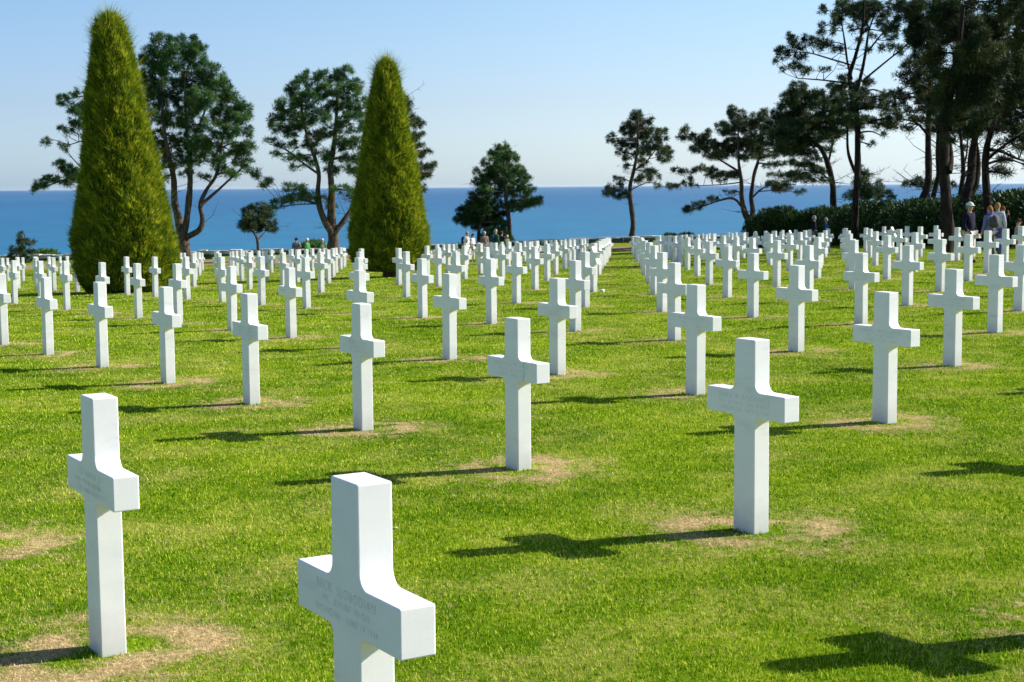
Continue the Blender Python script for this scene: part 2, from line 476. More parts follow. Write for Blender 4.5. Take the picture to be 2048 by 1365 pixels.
INS = {
 (0, 1): ["NICK  SLOBODIAN", "PFC  359 INF  90 DIV", "MICHIGAN    JUNE 14 1944"],
 (1, 2): ["JOHN W. ROCKWELL", "PVT  371 ENG  GEN SV REGT", "WISCONSIN   OCT 21 1944"],
 (2, 3): ["HARRY L. WESSELMEYER", "PFC  115 INF  29 DIV", "ILLINOIS   JUNE 11 1944"],
 (1, 1): ["WOODROW W. FUTTE", "PFC  357 INF  90 DIV", "VIRGINIA   JULY 11 1944"]}
WORN = [(0, 0), (1, 0), (2, 1), (2, 2), (3, 4), (1, -1), (4, 4), (3, 3)]
def worn_inscription(parent, seed):
    """lettering too worn and small to read: three lines of faint upright and level cuts"""
    r_ = random.Random(seed); V, F = [], []
    for k, zc in enumerate((0.730, 0.694, 0.660)):
        h = (0.013, 0.010, 0.010)[k]; half = r_.uniform(.14, .21); x = -half
        while x < half:
            if r_.random() < .14: x += .016; continue
            w = r_.uniform(.010, .017)
            for (x0, x1, z0, z1) in ((x, x+.0026, zc-h, zc+h),) + (((x, x+w*.7, zc+h-.0026, zc+h),) if r_.random() < .5 else ()) + (((x+w*.6, x+w*.6+.0022, zc-h, zc+h*r_.uniform(0, 1)),) if r_.random() < .6 else ()) + (((x, x+w*.7, zc-h, zc-h+.0026),) if r_.random() < .4 else ()):
                b0 = len(V); yy_ = -.0533 - .00002*(b0 % 7)
                V += [(x0, yy_, z0), (x1, yy_, z0), (x1, yy_, z1), (x0, yy_, z1)]; F.append((b0, b0+1, b0+2, b0+3))
            x += w + .006
    return mesh_obj('inscription', V, F, M_LETTER, parent)
def inscription(lines, parent):
    verts, faces = [], []
    for k, (s, size) in enumerate(zip(lines, (0.040, 0.030, 0.030))):
        cu = bpy.data.curves.new('txt', 'FONT')
        cu.body = s; cu.size = size; cu.align_x = 'CENTER'; cu.align_y = 'CENTER'
        cu.space_character = 1.12; cu.offset = -0.0004; cu.resolution_u = 3
        ob = bpy.data.objects.new('txt', cu); C.objects.link(ob)
        bpy.context.view_layer.update()
        me = bpy.data.meshes.new_from_object(ob.evaluated_get(bpy.context.evaluated_depsgraph_get()))
        zc = (0.730, 0.694, 0.660)[k]
        b0 = len(verts)
        xs = [v.co.x for v in me.vertices]
        wmax = max(xs) - min(xs)
        fx = min(1.0, 0.46/wmax)
        verts += [(v.co.x*fx, -0.0533, zc + v.co.y) for v in me.vertices]
        faces += [[b0 + i for i in p.vertices] for p in me.polygons]
        bpy.data.objects.remove(ob); bpy.data.curves.remove(cu); bpy.data.meshes.remove(me)
    return mesh_obj('inscription', verts, faces, M_LETTER, parent)

STARS = {(9, -9), (5, 1), (8, 2), (12, 9), (13, 7), (4, -16)}
ORD = ['', 'first', 'second', 'third', 'fourth', 'fifth', 'sixth', 'seventh', 'eighth', 'ninth', 'tenth', 'eleventh',
       'twelfth', 'thirteenth', 'fourteenth', 'fifteenth', 'sixteenth', 'seventeenth', 'eighteenth', 'nineteenth', 'twentieth',
       'twenty-first', 'twenty-second']
SPECIAL = {
 (0, 1): "closest white marble cross, engraved, its foot cut off by the bottom edge",
 (0, 0): "tall near white cross at lower left whose right side faces the viewer",
 (1, 2): "large engraved white cross at right with its long shadow on the grass",
 (1, 1): "engraved white cross near the middle with a green algae streak on its arm",
 (1, 0): "white cross left of centre with two more crosses stacked right behind it",
 (2, 3): "engraved white cross at right behind the large one, standing on scorched grass"}
crosses.sort(key=lambda a: a[3])
GRP = 'white marble headstones in staggered rows on the lawn'
n_ind = 0
rest = []
for (r, c, x, y, z) in crosses:
    star = (r, c) in STARS
    if n_ind >= 300 and not star:
        rest.append((x, y, z)); continue
    name = 'star_headstone' if star else 'cross_headstone'
    o = bpy.data.objects.new(name, STAR if star else CROSS)
    C.objects.link(o)
    o.location = (x, y, z)
    jit = 0.25 if (r, c) in MEAS and y < 15 else 1.0
    o.rotation_euler = (rng.normal(0, R(.25))*jit, rng.normal(0, R(.35))*jit, YAW + rng.normal(0, R(.9))*jit)
    side = 'left' if c <= 1 else 'right'
    k = (2 - c) if c <= 1 else (c - 1)
    if (r, c) in SPECIAL: lab = SPECIAL[(r, c)]
    elif star:
        lab = f"white marble star-topped headstone, row {r+1} from the front, {ORD[k]} {side} of the grass lane"
    else:
        lab = f"white marble cross, row {r+1} from the front, {ORD[k]} {side} of the grass lane"
    tag(o, lab, 'headstone', GRP)
    if (r, c) in INS: inscription(INS[(r, c)], o)
    elif (r, c) in WORN: worn_inscription(o, 100 + r*7 + c)
    if (r, c) == (1, 1):
        vv, ff = [], []
        rr_ = random.Random(5)
        for k2 in range(26):
            zx = 0.757 - k2*0.0048; xx = 0.166 + rr_.uniform(-.010, .010); s = rr_.uniform(.002, .0055)
            b0 = len(vv)
            for a in range(7):
                vv.append((xx + s*math.cos(a*.9)*rr_.uniform(.7, 1.2), -0.0531 - .00001*k2, zx + 1.4*s*math.sin(a*.9)))
            ff.append(list(range(b0, b0+7)))
        mesh_obj('algae_stain', vv, ff, M_ALGAE, o)
    n_ind += 1
if rest:
    me0 = CROSS
    nv = len(me0.vertices); co = np.empty(nv*3); me0.vertices.foreach_get('co', co); co = co.reshape(-1, 3)
    cy, sy = math.cos(YAW), math.sin(YAW)
    rot = np.c_[co[:, 0]*cy - co[:, 1]*sy, co[:, 0]*sy + co[:, 1]*cy, co[:, 2]]
    VV, FF = [], []
    for k, (x, y, z) in enumerate(rest):
        VV += [tuple(v) for v in rot + np.array([x, y, z])]
        FF += [[i + k*nv for i in p.vertices] for p in me0.polygons]
    o = mesh_obj('distant_headstones', VV, FF, M_MARBLE, smooth=True)
    o.data.set_sharp_from_angle(angle=R(32))
    tag(o, 'farthest rows of small white crosses massed before the sea wall', 'headstones', kind='stuff')
print('crosses', len(crosses), 'individual', n_ind, 'rest', len(rest))

# ------------------------------------------------------------------ sea
t = NT('sea_water', 0.42, 0.30)
p = t.pos()
ps = t.scale(p, (0.02, 0.006, 1))
w1 = t.noise(1.0, 8, ps, 0.6)
w2 = t.noise(0.12, 5, t.scale(p, (0.008, 0.0012, 1)), 0.6)
cd = t.n('ShaderNodeCameraData') if False else None
sepn = t.n('ShaderNodeSeparateXYZ'); t.l(p, sepn.inputs[0])
ydist = t.maprange(sepn.outputs['Y'], 1200, 9000)
shal = t.ramp(ydist, [(0.0, (0.002, 0.125, 0.235)), (0.35, (0.002, 0.100, 0.225)), (1.0, (0.002, 0.080, 0.205))])
c = t.mix(t.maprange(w1, 0.42, 0.62, 0, 0.55), shal, (0.004, 0.060, 0.15))
c = t.mix(t.maprange(w2, 0.42, 0.62, 0, 0.35), c, (0.012, 0.155, 0.26))
t.color(c)
t.bump(t.noise(1.0, 6, t.scale(p, (0.25, 0.12, 1))), 0.35, 1.5)
M_SEA = t.m
ys = np.r_[90, np.linspace(200, 3000, 30), np.geomspace(3200, 90000, 26)]
xs = np.linspace(-1, 1, 31)
V, F = [], []
for yv in ys:
    for xv in xs: V.append((xv*max(3000, yv*1.0), yv, SEA_Z))
nx = len(xs)
for a in range(len(ys)-1):
    for b in range(nx-1): F.append((a*nx+b, a*nx+b+1, (a+1)*nx+b+1, (a+1)*nx+b))
sea = mesh_obj('sea', V, F, M_SEA)
tag(sea, kind='structure')

# boats far out
t = NT('boat_white', 0.4, 0.4); t.color(t.ramp(t.noise(2, 2, t.obj()), [(0.3, (.78, .78, .78)), (0.7, (.86, .86, .86))])); M_BOAT = t.m
def boat(u, v, ln, sail, label):
    d = W(u, v, 1.0) - Vector((0, 0, ZC))
    k = (SEA_Z - ZC)/d.z
    P = d*k + Vector((0, 0, ZC))
    root = empty('sailboat' if sail else 'motorboat', P, label, 'boat')
    vs, fs = [], []
    n = 9
    for i in range(n):
        s = i/(n-1); w = math.sin(math.pi*min(1, s*0.62+.38))*ln*.17 + .05
        x = (s-.5)*ln
        vs += [(x, -w, ln*.12 + s*.4), (x, w, ln*.12 + s*.4), (x, w*.5, -.3), (x, -w*.5, -.3)]
        if i:
            b = i*4
            for j in range(4): fs.append((b-4+j, b-4+(j+1) % 4, b+(j+1) % 4, b+j))
    fs += [(3, 2, 1, 0), (n*4-4, n*4-3, n*4-2, n*4-1)]
    mesh_obj('hull', vs, fs, M_BOAT, root)
    if sail:
        m = [(0, .1, ln*.15), (0, .1, ln*1.35), (-ln*.45, .35, ln*.2), (0, 0, ln*.15), (0, 0, ln*1.35), (-ln*.45, .25, ln*.2)]
        mesh_obj('sail', m, [(0, 1, 2), (5, 4, 3), (0, 3, 4, 1), (1, 4, 5, 2), (2, 5, 3, 0)], M_BOAT, root)
    else:
        c = [(-ln*.2, -ln*.1, ln*.12), (ln*.15, -ln*.1, ln*.14), (ln*.15, ln*.1, ln*.14), (-ln*.2, ln*.1, ln*.12)]
        c += [(x*.9, y*.9, z+ln*.13) for x, y, z in c]
        mesh_obj('cabin', c, [(0, 1, 5, 4), (1, 2, 6, 5), (2, 3, 7, 6), (3, 0, 4, 7), (4, 5, 6, 7)], M_BOAT, root)
boat(1181, 386, 15, True, 'tiny white sailboat on the horizon left of the lone pine')
boat(926, 406, 9, False, 'small white motorboat on the sea beside the left pointed small pine')
boat(1392, 391, 10, True, 'very small white sailboat on the sea left of the windswept pine')

# ------------------------------------------------------------------ sea wall
t = NT('wall_stone', 0.95, 0.1)
p = t.pos()
vor = t.n('ShaderNodeTexVoronoi'); vor.inputs['Scale'].default_value = 2.2
t.l(t.scale(p, (1, 1, 1.8)), vor.inputs['Vector'])
cc = t.ramp(t.noise(1.5, 5, p), [(0.35, (0.06, 0.055, 0.045)), (0.65, (0.16, 0.145, 0.12))])
hs_ = t.n('ShaderNodeSeparateColor'); t.l(vor.outputs['Color'], hs_.inputs[0])
cc = t.mix(t.math('MULTIPLY', hs_.outputs[0], 0.4), cc, (0.22, 0.2, 0.17))
t.color(cc); t.bump(vor.outputs['Distance'], 0.8, 0.05)
M_WALL = t.m
t = NT('wall_cap', 0.9, 0.2)
t.color(t.ramp(t.noise(1.8, 6, t.pos()), [(0.35, (0.30, 0.28, 0.25)), (0.62, (0.60, 0.58, 0.54))])); t.bump(t.noise(6, 5, t.pos()), 0.7, 0.04)
M_CAP = t.m
wall = empty('stone_wall', (0, WALL_Y, gz(0, WALL_Y)), 'low rough stone wall with pale coping along the cliff edge', 'wall')
def wall_run(x0, x1, step, cap):
    V, F = [], []
    rr_ = random.Random(3)
    x = x0
    while x < x1:
        w = step*rr_.uniform(.7, 1.4)
        zb_ = float(wall_base(x)) + ZC
        top = float(np.interp(x, [-60, -38, -14, 8, 16, 60], [-4.92, -4.78, -4.36, -3.66, -3.62, -3.5])) + ZC
        left = x < -17
        if cap: z0, z1, y0, y1 = top-.10, top + rr_.uniform(-.03, .03 + (.07 if left else 0)), WALL_Y-.34, WALL_Y+.34
        else: z0, z1, y0, y1 = zb_-.5, top-.10, WALL_Y-.27+rr_.uniform(-.02, .02), WALL_Y+.27
        if cap and left: z0 -= .12
        a, b = x+.01, x+w-.01
        j = [rr_.uniform(-.02, .02) for _ in range(8)]
        k = len(V)
        V += [(a, y0+j[0], z0), (b, y0+j[1], z0), (b, y1, z0), (a, y1, z0), (a+.02, y0+.03+j[2], z1+j[4]), (b-.02, y0+.03+j[3], z1+j[5]), (b-.02, y1-.03, z1+j[6]), (a+.02, y1-.03, z1+j[7])]
        F += [(k, k+1, k+5, k+4), (k+1, k+2, k+6, k+5), (k+2, k+3, k+7, k+6), (k+3, k, k+4, k+7), (k+4, k+5, k+6, k+7), (k, k+3, k+2, k+1)]
        x += w
    o = mesh_obj('coping' if cap else 'wall_body', V, F, M_CAP if cap else M_WALL, None)
    o.parent = wall
    o.matrix_parent_inverse = Matrix.Translation(wall.location).inverted()
wall_run(-62, 40, 0.9, False)
wall_run(-62, 40, 0.8, True)

def child_world(o, root):
    o.parent = root
    o.matrix_parent_inverse = Matrix.Translation(root.location).inverted()

# ------------------------------------------------------------------ tubes and needles
def tube(V, F, path, radii, n=8):
    path = [Vector(p) for p in path]
    b0 = len(V)
    for i, p in enumerate(path):
        d = (path[min(i+1, len(path)-1)] - path[max(i-1, 0)])
        if d.length < 1e-6: d = Vector((0, 0, 1))
        d.normalize()
        a = d.cross(Vector((0, 1, 0.01))); 
        if a.length < 1e-3: a = Vector((1, 0, 0))
        a.normalize(); b = d.cross(a)
        for k in range(n):
            th = 2*math.pi*k/n
            kn = 1 + (.10*math.sin(3*th + p.z*2.3) + .07*math.sin(5*th - p.z*4.1) if n >= 7 else 0)
            V.append(p + (a*math.cos(th) + b*math.sin(th))*radii[i]*kn)
        if i:
            q = b0 + i*n
            for k in range(n): F.append((q-n+k, q-n+(k+1) % n, q+(k+1) % n, q+k))
    return V, F
def smooth_path(pts, sub=4):
    P = [Vector(p) for p in pts]
    out = []
    for i in range(len(P)-1):
        p0 = P[max(i-1, 0)]; p1 = P[i]; p2 = P[i+1]; p3 = P[min(i+2, len(P)-1)]
        for s in range(sub):
            t_ = s/sub
            out.append(0.5*((2*p1) + (p2-p0)*t_ + (2*p0-5*p1+4*p2-p3)*t_*t_ + (3*p1-p0-3*p2+p3)*t_**3))
    out.append(P[-1])
    return out
def needles(centres, rad, per, ln, wd, upbias, rg):
    """bottle-brush clumps: per needles round each centre"""
    Cn = np.asarray(centres, float); n = len(Cn)
    c = np.repeat(Cn, per, 0)
    d = rg.normal(0, 1, (n*per, 3)); d[:, 2] += upbias
    d /= np.linalg.norm(d, axis=1)[:, None]
    R_ = np.repeat(rad if np.ndim(rad) else np.full(n, rad), per)
    base = c + d*(R_*rg.uniform(0.05, 0.95, n*per))[:, None]
    tip = base + d*(ln*rg.uniform(.6, 1.2, n*per))[:, None] + rg.normal(0, ln*.15, (n*per, 3))
    s = np.cross(d, rg.normal(0, 1, (n*per, 3))); s /= np.linalg.norm(s, axis=1)[:, None]
    s *= wd/2
    V = np.empty((n*per, 3, 3)); V[:, 0] = base - s; V[:, 1] = base + s; V[:, 2] = tip
    # some colour change per clump
    cr = np.repeat(rg.random(n), per)*.6 + rg.random(n*per)*.4
    return V.reshape(-1, 3), np.arange(n*per*3).reshape(-1, 3), np.repeat(cr, 3)

def pine(label, D, stems, pads, mat, seed, group='pines along the cliff edge', dens=1.0, depth=0.55, clump=0.20, name='pine_tree', per=74, flat=1.0):
    """stems: list of [(u, v, r), ...] first one from the ground up; pads: (u, v, ru, rv)"""
    rg = np.random.default_rng(seed); rd = random.Random(seed)
    u0, v0, r0 = stems[0][0]
    b = W(u0, v0, D); gx = b.x; g = gz(gx, D)
    root = empty(name, (gx, D, g), label, 'tree', group)
    V, F = [], []
    nodes = []
    s = D/F_PX
    for k, st in enumerate(stems):
        P = []
        dy = 0 if k == 0 else rd.uniform(-1, 1)*1.2
        for j, (u, v, r) in enumerate(st):
            off = dy*min(1, j/2.0) if k else 0.15*j*math.sin(seed+j)
            q = W(u, v, D); q.y += off
            P.append((q, r))
        pts_ = [p for p, _ in P]; rs = [r for _, r in P]
        if k == 0:
            pts_[0].z = g - .3
            pts_.insert(1, Vector((pts_[0].x*.8+pts_[1].x*.2, D, g + .25))); rs = [rs[0]*1.35, rs[0]*1.02] + rs[1:]
        sm = smooth_path(pts_)
        rr_ = []
        for j in range(len(sm)):
            f = j/4; a = int(min(f, len(rs)-1)); bb = min(a+1, len(rs)-1)
            rr_.append(rs[a]*(1-(f-a)) + rs[bb]*(f-a))
        tube(V, F, sm, rr_, 9 if k == 0 else 7)
        nodes += [(p, rr_[i]) for i, p in enumerate(sm) if i > 3 or k > 0]
    top_z = max(nd[0].z for nd in nodes)
    for _ in range(34):
        a, ra = nodes[rd.randrange(len(nodes))]
        if a.z < g + 2.0 or ra < .03: continue
        th = rd.uniform(0, 2*math.pi); ln_ = rd.uniform(.5, 1.7)
        dv = Vector((math.cos(th), math.sin(th), rd.uniform(-.15, .7)))
        e1 = a + dv*ln_*.5 + Vector((0, 0, rd.uniform(-.1, .1))); e2 = e1 + (dv + Vector((rd.uniform(-.5, .5), rd.uniform(-.5, .5), rd.uniform(-.2, .4))))*ln_*.5
        tube(V, F, [a, e1, e2], [.026, .016, .006], 3)
        for q_ in range(3):
            b1 = e1.lerp(e2, rd.random())
            tube(V, F, [b1, b1 + Vector((rd.uniform(-.4, .4), rd.uniform(-.4, .4), rd.uniform(-.15, .35)))], [.011, .005], 3)
    cen = []; rads = []
    for (u, v, ru, rv) in pads:
        c = W(u, v, D)
        c.y += rg.uniform(-1, 1)*min(2.2, 1.1 + ru*s*0.5)
        rx, rz = ru*s*1.12, rv*s*1.12
        ry = max(rx*.8, .5)
        # limb from the nearest lower node
        best = min(nodes, key=lambda nd: (nd[0]-c).length + (2.0 if nd[0].z > c.z + .2 else 0) + abs(nd[0].z - c.z)*0.3)
        st_, r_st = best
        mid = st_.lerp(c, .5) + Vector((rd.uniform(-.2, .2), rd.uniform(-.2, .2), rd.uniform(-.05, .3)))
        path = smooth_path([st_, mid, c], 4)
        r1 = min(r_st*.7, 0.035 + 0.012*(c-st_).length + rx*.02)
        tube(V, F, path, [r1*(1-.6*i/(len(path)-1)) for i in range(len(path))], 5)
        n = max(3, int(2.35*dens*(rx*rz*math.pi)/(clump*clump*3.1)*(1.0+0.45*ry)))
        # clumps concentrated near the pad surface, many on the upper side
        th = rg.uniform(0, 2*np.pi, n); q = rg.uniform(-1, 1, n)
        rr2 = rg.uniform(.35, 1.0, n)**.5
        px = c.x + rx*rr2*np.sqrt(1-q*q)*np.cos(th); py = c.y + ry*rr2*np.sqrt(1-q*q)*np.sin(th); pz = c.z + rz*rr2*q
        for a in range(n):
            e = Vector((px[a], py[a], pz[a]))
            cen.append(e); rads.append(clump*rg.uniform(.7, 1.25))
            if a % 4 == 0:
                anchor = path[rd.randint(len(path)//2, len(path)-1)]
                m2 = anchor.lerp(e, .55) + Vector((0, 0, rd.uniform(-.12, .02)))
                tube(V, F, [anchor, m2, e], [.022, .016, .008], 3)
    tr = np_or_list('trunk', V, F, M_BARK_SHADED if mat is M_PINE3 or seed in (20, 21, 28, 29) else M_BARK, root)
    Vn, Fn, rn = needles(cen, np.array(rads), per, clump*1.0, clump*.17, 0.6*flat, rg)
    cr = np_mesh('crown', Vn, Fn, mat, attrs={'rnd': rn}); child_world(cr, root)
    return root
def np_or_list(name, V, F, mat, root):
    o = mesh_obj(name, V, F, mat, None, smooth=True); child_world(o, root); return o

# ---- the pines
pine('tall dense rounded pine directly right of the left clipped cone', 94,
 [[(372, 540, .40), (370, 500, .36), (362, 465, .33), (352, 430, .24), (346, 400, .20), (348, 350, .17), (341, 300, .13), (332, 240, .10), (322, 150, .05)],
  [(366, 470, .24), (374, 440, .20), (380, 380, .18), (381, 320, .15), (374, 260, .11), (370, 150, .05)],
  [(374, 474, .2), (398, 460, .18), (404, 440, .15), (400, 410, .13), (412, 380, .12), (432, 350, .10), (440, 310, .08), (448, 250, .05)],
  [(400, 412, .10), (428, 385, .09), (450, 362, .07), (480, 335, .04)],
  [(372, 300, .09), (400, 250, .07), (420, 190, .05)]],
 [(335, 95, 26, 22), (370, 92, 26, 22), (395, 115, 24, 24), (310, 118, 26, 20), (345, 130, 30, 24), (420, 150, 26, 24), (380, 160, 34, 24), (300, 150, 24, 24), (330, 180, 32, 22), (440, 180, 24, 22), (410, 205, 30, 22),
  (455, 205, 20, 20), (370, 210, 30, 20), (305, 200, 28, 24), (345, 240, 30, 18), (440, 235, 28, 18), (395, 250, 26, 18), (475, 210, 10, 14), (488, 225, 12, 16), (485, 240, 18, 12), (300, 240, 24, 20), (320, 280, 26, 18), (370, 285, 28, 16),
  (410, 290, 28, 16), (455, 265, 30, 16), (490, 265, 14, 9), (450, 300, 26, 14), (488, 300, 20, 14), (480, 325, 20, 12), (345, 310, 22, 12), (390, 325, 24, 10), (435, 335, 16, 8), (470, 350, 14, 7), (300, 300, 12, 20), (330, 330, 14, 10), (500, 290, 8, 8), (352, 335, 14, 9), (375, 350, 14, 7), (398, 305, 22, 12), (420, 318, 18, 9), (335, 355, 10, 7), (318, 310, 10, 12), (450, 345, 14, 6), (405, 355, 12, 5), (495, 345, 7, 4), (440, 320, 14, 8)],
 M_PINE, 11, dens=1.12)
pine('pine mostly hidden behind the left clipped cone, only its left limbs showing', 98,
 [[(238, 540, .32), (236, 450, .28), (228, 380, .22), (215, 300, .16), (205, 230, .10), (200, 180, .05)],
  [(222, 340, .10), (185, 335, .08), (150, 352, .06), (90, 374, .03)],
  [(212, 280, .08), (180, 278, .05), (135, 290, .03)]],
 [(152, 190, 9, 8), (130, 203, 14, 11), (155, 212, 16, 9), (165, 232, 18, 13), (140, 243, 8, 6), (158, 250, 16, 8), (124, 260, 8, 5), (140, 268, 7, 4), (152, 264, 6, 5), (100, 286, 7, 7), (120, 292, 9, 5), (125, 298, 5, 4),
  (122, 330, 11, 9), (140, 342, 16, 10), (155, 352, 16, 12), (110, 360, 16, 8), (80, 368, 16, 7), (68, 380, 8, 6), (95, 374, 10, 5), (135, 366, 14, 7), (185, 250, 22, 20), (200, 200, 20, 22), (215, 280, 22, 20), (190, 340, 20, 16)],
 M_PINE, 12, dens=1.2, clump=.17)
pine('forked airy pine just left of the right clipped cone, behind three visitors', 91,
 [[(669, 545, .36), (668, 505, .33), (664, 466, .31), (663, 430, .24), (666, 390, .20), (663, 340, .17), (666, 300, .14), (669, 240, .10), (672, 160, .05)],
  [(664, 468, .22), (650, 440, .20), (641, 410, .17), (638, 380, .15), (640, 345, .12), (627, 300, .10), (613, 260, .08), (602, 190, .04)],
  [(668, 468, .17), (688, 440, .15), (700, 420, .12), (708, 400, .10), (735, 360, .06)],
  [(640, 350, .08), (610, 330, .06), (570, 300, .04), (535, 288, .02)],
  [(640, 410, .08), (600, 400, .05), (560, 408, .03)]],
 [(605, 160, 16, 16), (598, 185, 24, 20), (620, 205, 24, 18), (580, 215, 22, 18), (560, 240, 18, 12), (545, 255, 14, 8), (600, 240, 26, 16), (580, 262, 26, 12), (645, 160, 18, 16), (672, 148, 14, 14), (690, 150, 12, 16), (660, 185, 28, 18), (700, 185, 24, 16), (715, 175, 12, 12), (680, 215, 28, 16),
  (640, 235, 26, 16), (720, 215, 18, 20), (705, 250, 26, 18), (660, 262, 24, 12), (625, 275, 20, 10), (600, 290, 24, 8), (565, 290, 20, 6), (545, 282, 14, 5), (575, 315, 22, 6), (610, 318, 20, 6), (680, 290, 22, 12), (715, 290, 18, 14), (700, 320, 24, 10), (650, 310, 12, 8), (665, 345, 18, 7),
  (515, 350, 12, 8), (522, 368, 14, 7), (540, 362, 10, 4), (585, 378, 24, 8), (610, 394, 26, 8), (575, 405, 24, 7), (555, 415, 12, 4), (640, 400, 18, 6), (690, 380, 22, 8), (705, 395, 16, 7), (715, 345, 16, 10), (655, 415, 14, 5), (635, 300, 16, 9), (660, 320, 14, 8), (690, 340, 12, 6), (545, 310, 12, 4), (590, 335, 14, 5), (630, 330, 10, 6), (720, 320, 14, 9)],
 M_PINE, 13, dens=1.08)
pine('pine hidden behind the right clipped cone with layered limbs on its right', 97,
 [[(792, 540, .30), (795, 450, .26), (802, 350, .20), (803, 280, .15), (800, 200, .08)],
  [(802, 360, .08), (828, 348, .06), (862, 348, .03)]],
 [(825, 238, 10, 8), (832, 250, 16, 9), (840, 270, 9, 6), (825, 275, 14, 10), (838, 292, 14, 6), (855, 305, 10, 5), (832, 312, 16, 8), (850, 335, 20, 8), (865, 330, 8, 5), (840, 352, 20, 8), (848, 378, 7, 6), (825, 375, 10, 8), (800, 210, 20, 20), (790, 250, 20, 18), (800, 300, 22, 18), (815, 335, 14, 10)],
 M_PINE2, 14, dens=1.2, clump=.17)
pine('small round-crowned young pine standing before the sea, left of the visitors', 104,
 [[(516, 500, .10), (516, 488, .09), (514, 474, .08), (505, 460, .05), (497, 445, .03)],
  [(516, 480, .06), (528, 464, .045), (538, 448, .03)]],
 [(517, 415, 18, 9), (498, 425, 16, 11), (536, 425, 16, 11), (517, 435, 24, 13), (492, 442, 16, 10), (544, 442, 16, 10), (485, 456, 10, 7), (548, 458, 12, 6), (508, 458, 18, 7), (530, 456, 16, 7), (520, 447, 24, 9)],
 M_PINE2, 15, dens=1.0, clump=.17)
pine('pine with a pointed dense crown standing behind the centre group of visitors', 115,
 [[(1021, 482, .20), (1018, 445, .17), (1013, 405, .15), (1010, 360, .11), (1006, 295, .05)]],
 [(1003, 296, 14, 8), (998, 310, 22, 11), (1015, 318, 22, 12), (985, 328, 22, 12), (1020, 338, 26, 14), (972, 345, 22, 13), (1000, 350, 30, 14), (1042, 355, 20, 12), (960, 362, 14, 10), (985, 368, 28, 12), (1025, 370, 28, 12), (1055, 378, 16, 9), (968, 380, 18, 7), (1005, 388, 26, 8), (1062, 405, 24, 8), (1045, 412, 26, 8), (1018, 412, 18, 9), (1040, 392, 18, 7), (1070, 402, 14, 6), (1035, 422, 12, 4)],
 M_PINE, 16, dens=1.1)
pine('low bushy young pine growing beside the pointed pine above the visitors', 114.2,
 [[(958, 482, .14), (958, 460, .12), (963, 430, .08), (968, 385, .04)]],
 [(970, 382, 12, 8), (966, 398, 20, 11), (984, 410, 18, 12), (945, 405, 14, 10), (942, 388, 5, 4), (960, 420, 28, 12), (930, 425, 18, 10), (990, 430, 22, 12), (918, 436, 12, 6), (945, 440, 24, 10), (972, 445, 28, 10), (1000, 448, 14, 8), (930, 446, 16, 7), (960, 455, 20, 6)],
 M_HEDGE, 17, dens=1.5, clump=.18)
pine('lone slender open pine standing at the end of the grass lane', 115,
 [[(1264, 480, .22), (1266, 445, .19), (1262, 405, .17), (1261, 372, .15), (1268, 340, .12), (1273, 300, .09), (1274, 235, .04)],
  [(1264, 345, .06), (1290, 325, .05), (1310, 300, .03)],
  [(1262, 380, .05), (1300, 365, .035), (1340, 378, .02)],
  [(1262, 390, .05), (1245, 378, .04), (1218, 388, .025)]],
 [(1272, 232, 12, 10), (1268, 248, 20, 12), (1290, 250, 14, 12), (1255, 262, 14, 10), (1282, 270, 22, 12), (1305, 268, 14, 10), (1302, 245, 6, 8), (1330, 262, 6, 8), (1322, 278, 14, 8), (1262, 288, 20, 10), (1298, 292, 20, 10), (1222, 278, 7, 10), (1235, 288, 10, 7), (1245, 305, 12, 7), (1280, 310, 18, 9), (1315, 305, 16, 8), (1340, 302, 10, 10), (1330, 318, 14, 8),
  (1255, 318, 10, 5), (1252, 335, 7, 5), (1285, 328, 14, 7), (1300, 348, 16, 8), (1288, 356, 14, 6), (1226, 358, 6, 3), (1245, 360, 9, 4), (1275, 360, 10, 6), (1222, 380, 10, 8), (1238, 388, 20, 6), (1210, 386, 7, 6), (1248, 395, 16, 4), (1318, 372, 6, 5), (1345, 376, 16, 6), (1320, 355, 5, 3), (1240, 372, 8, 5)],
 M_PINE2, 18, dens=1.15, clump=.19)
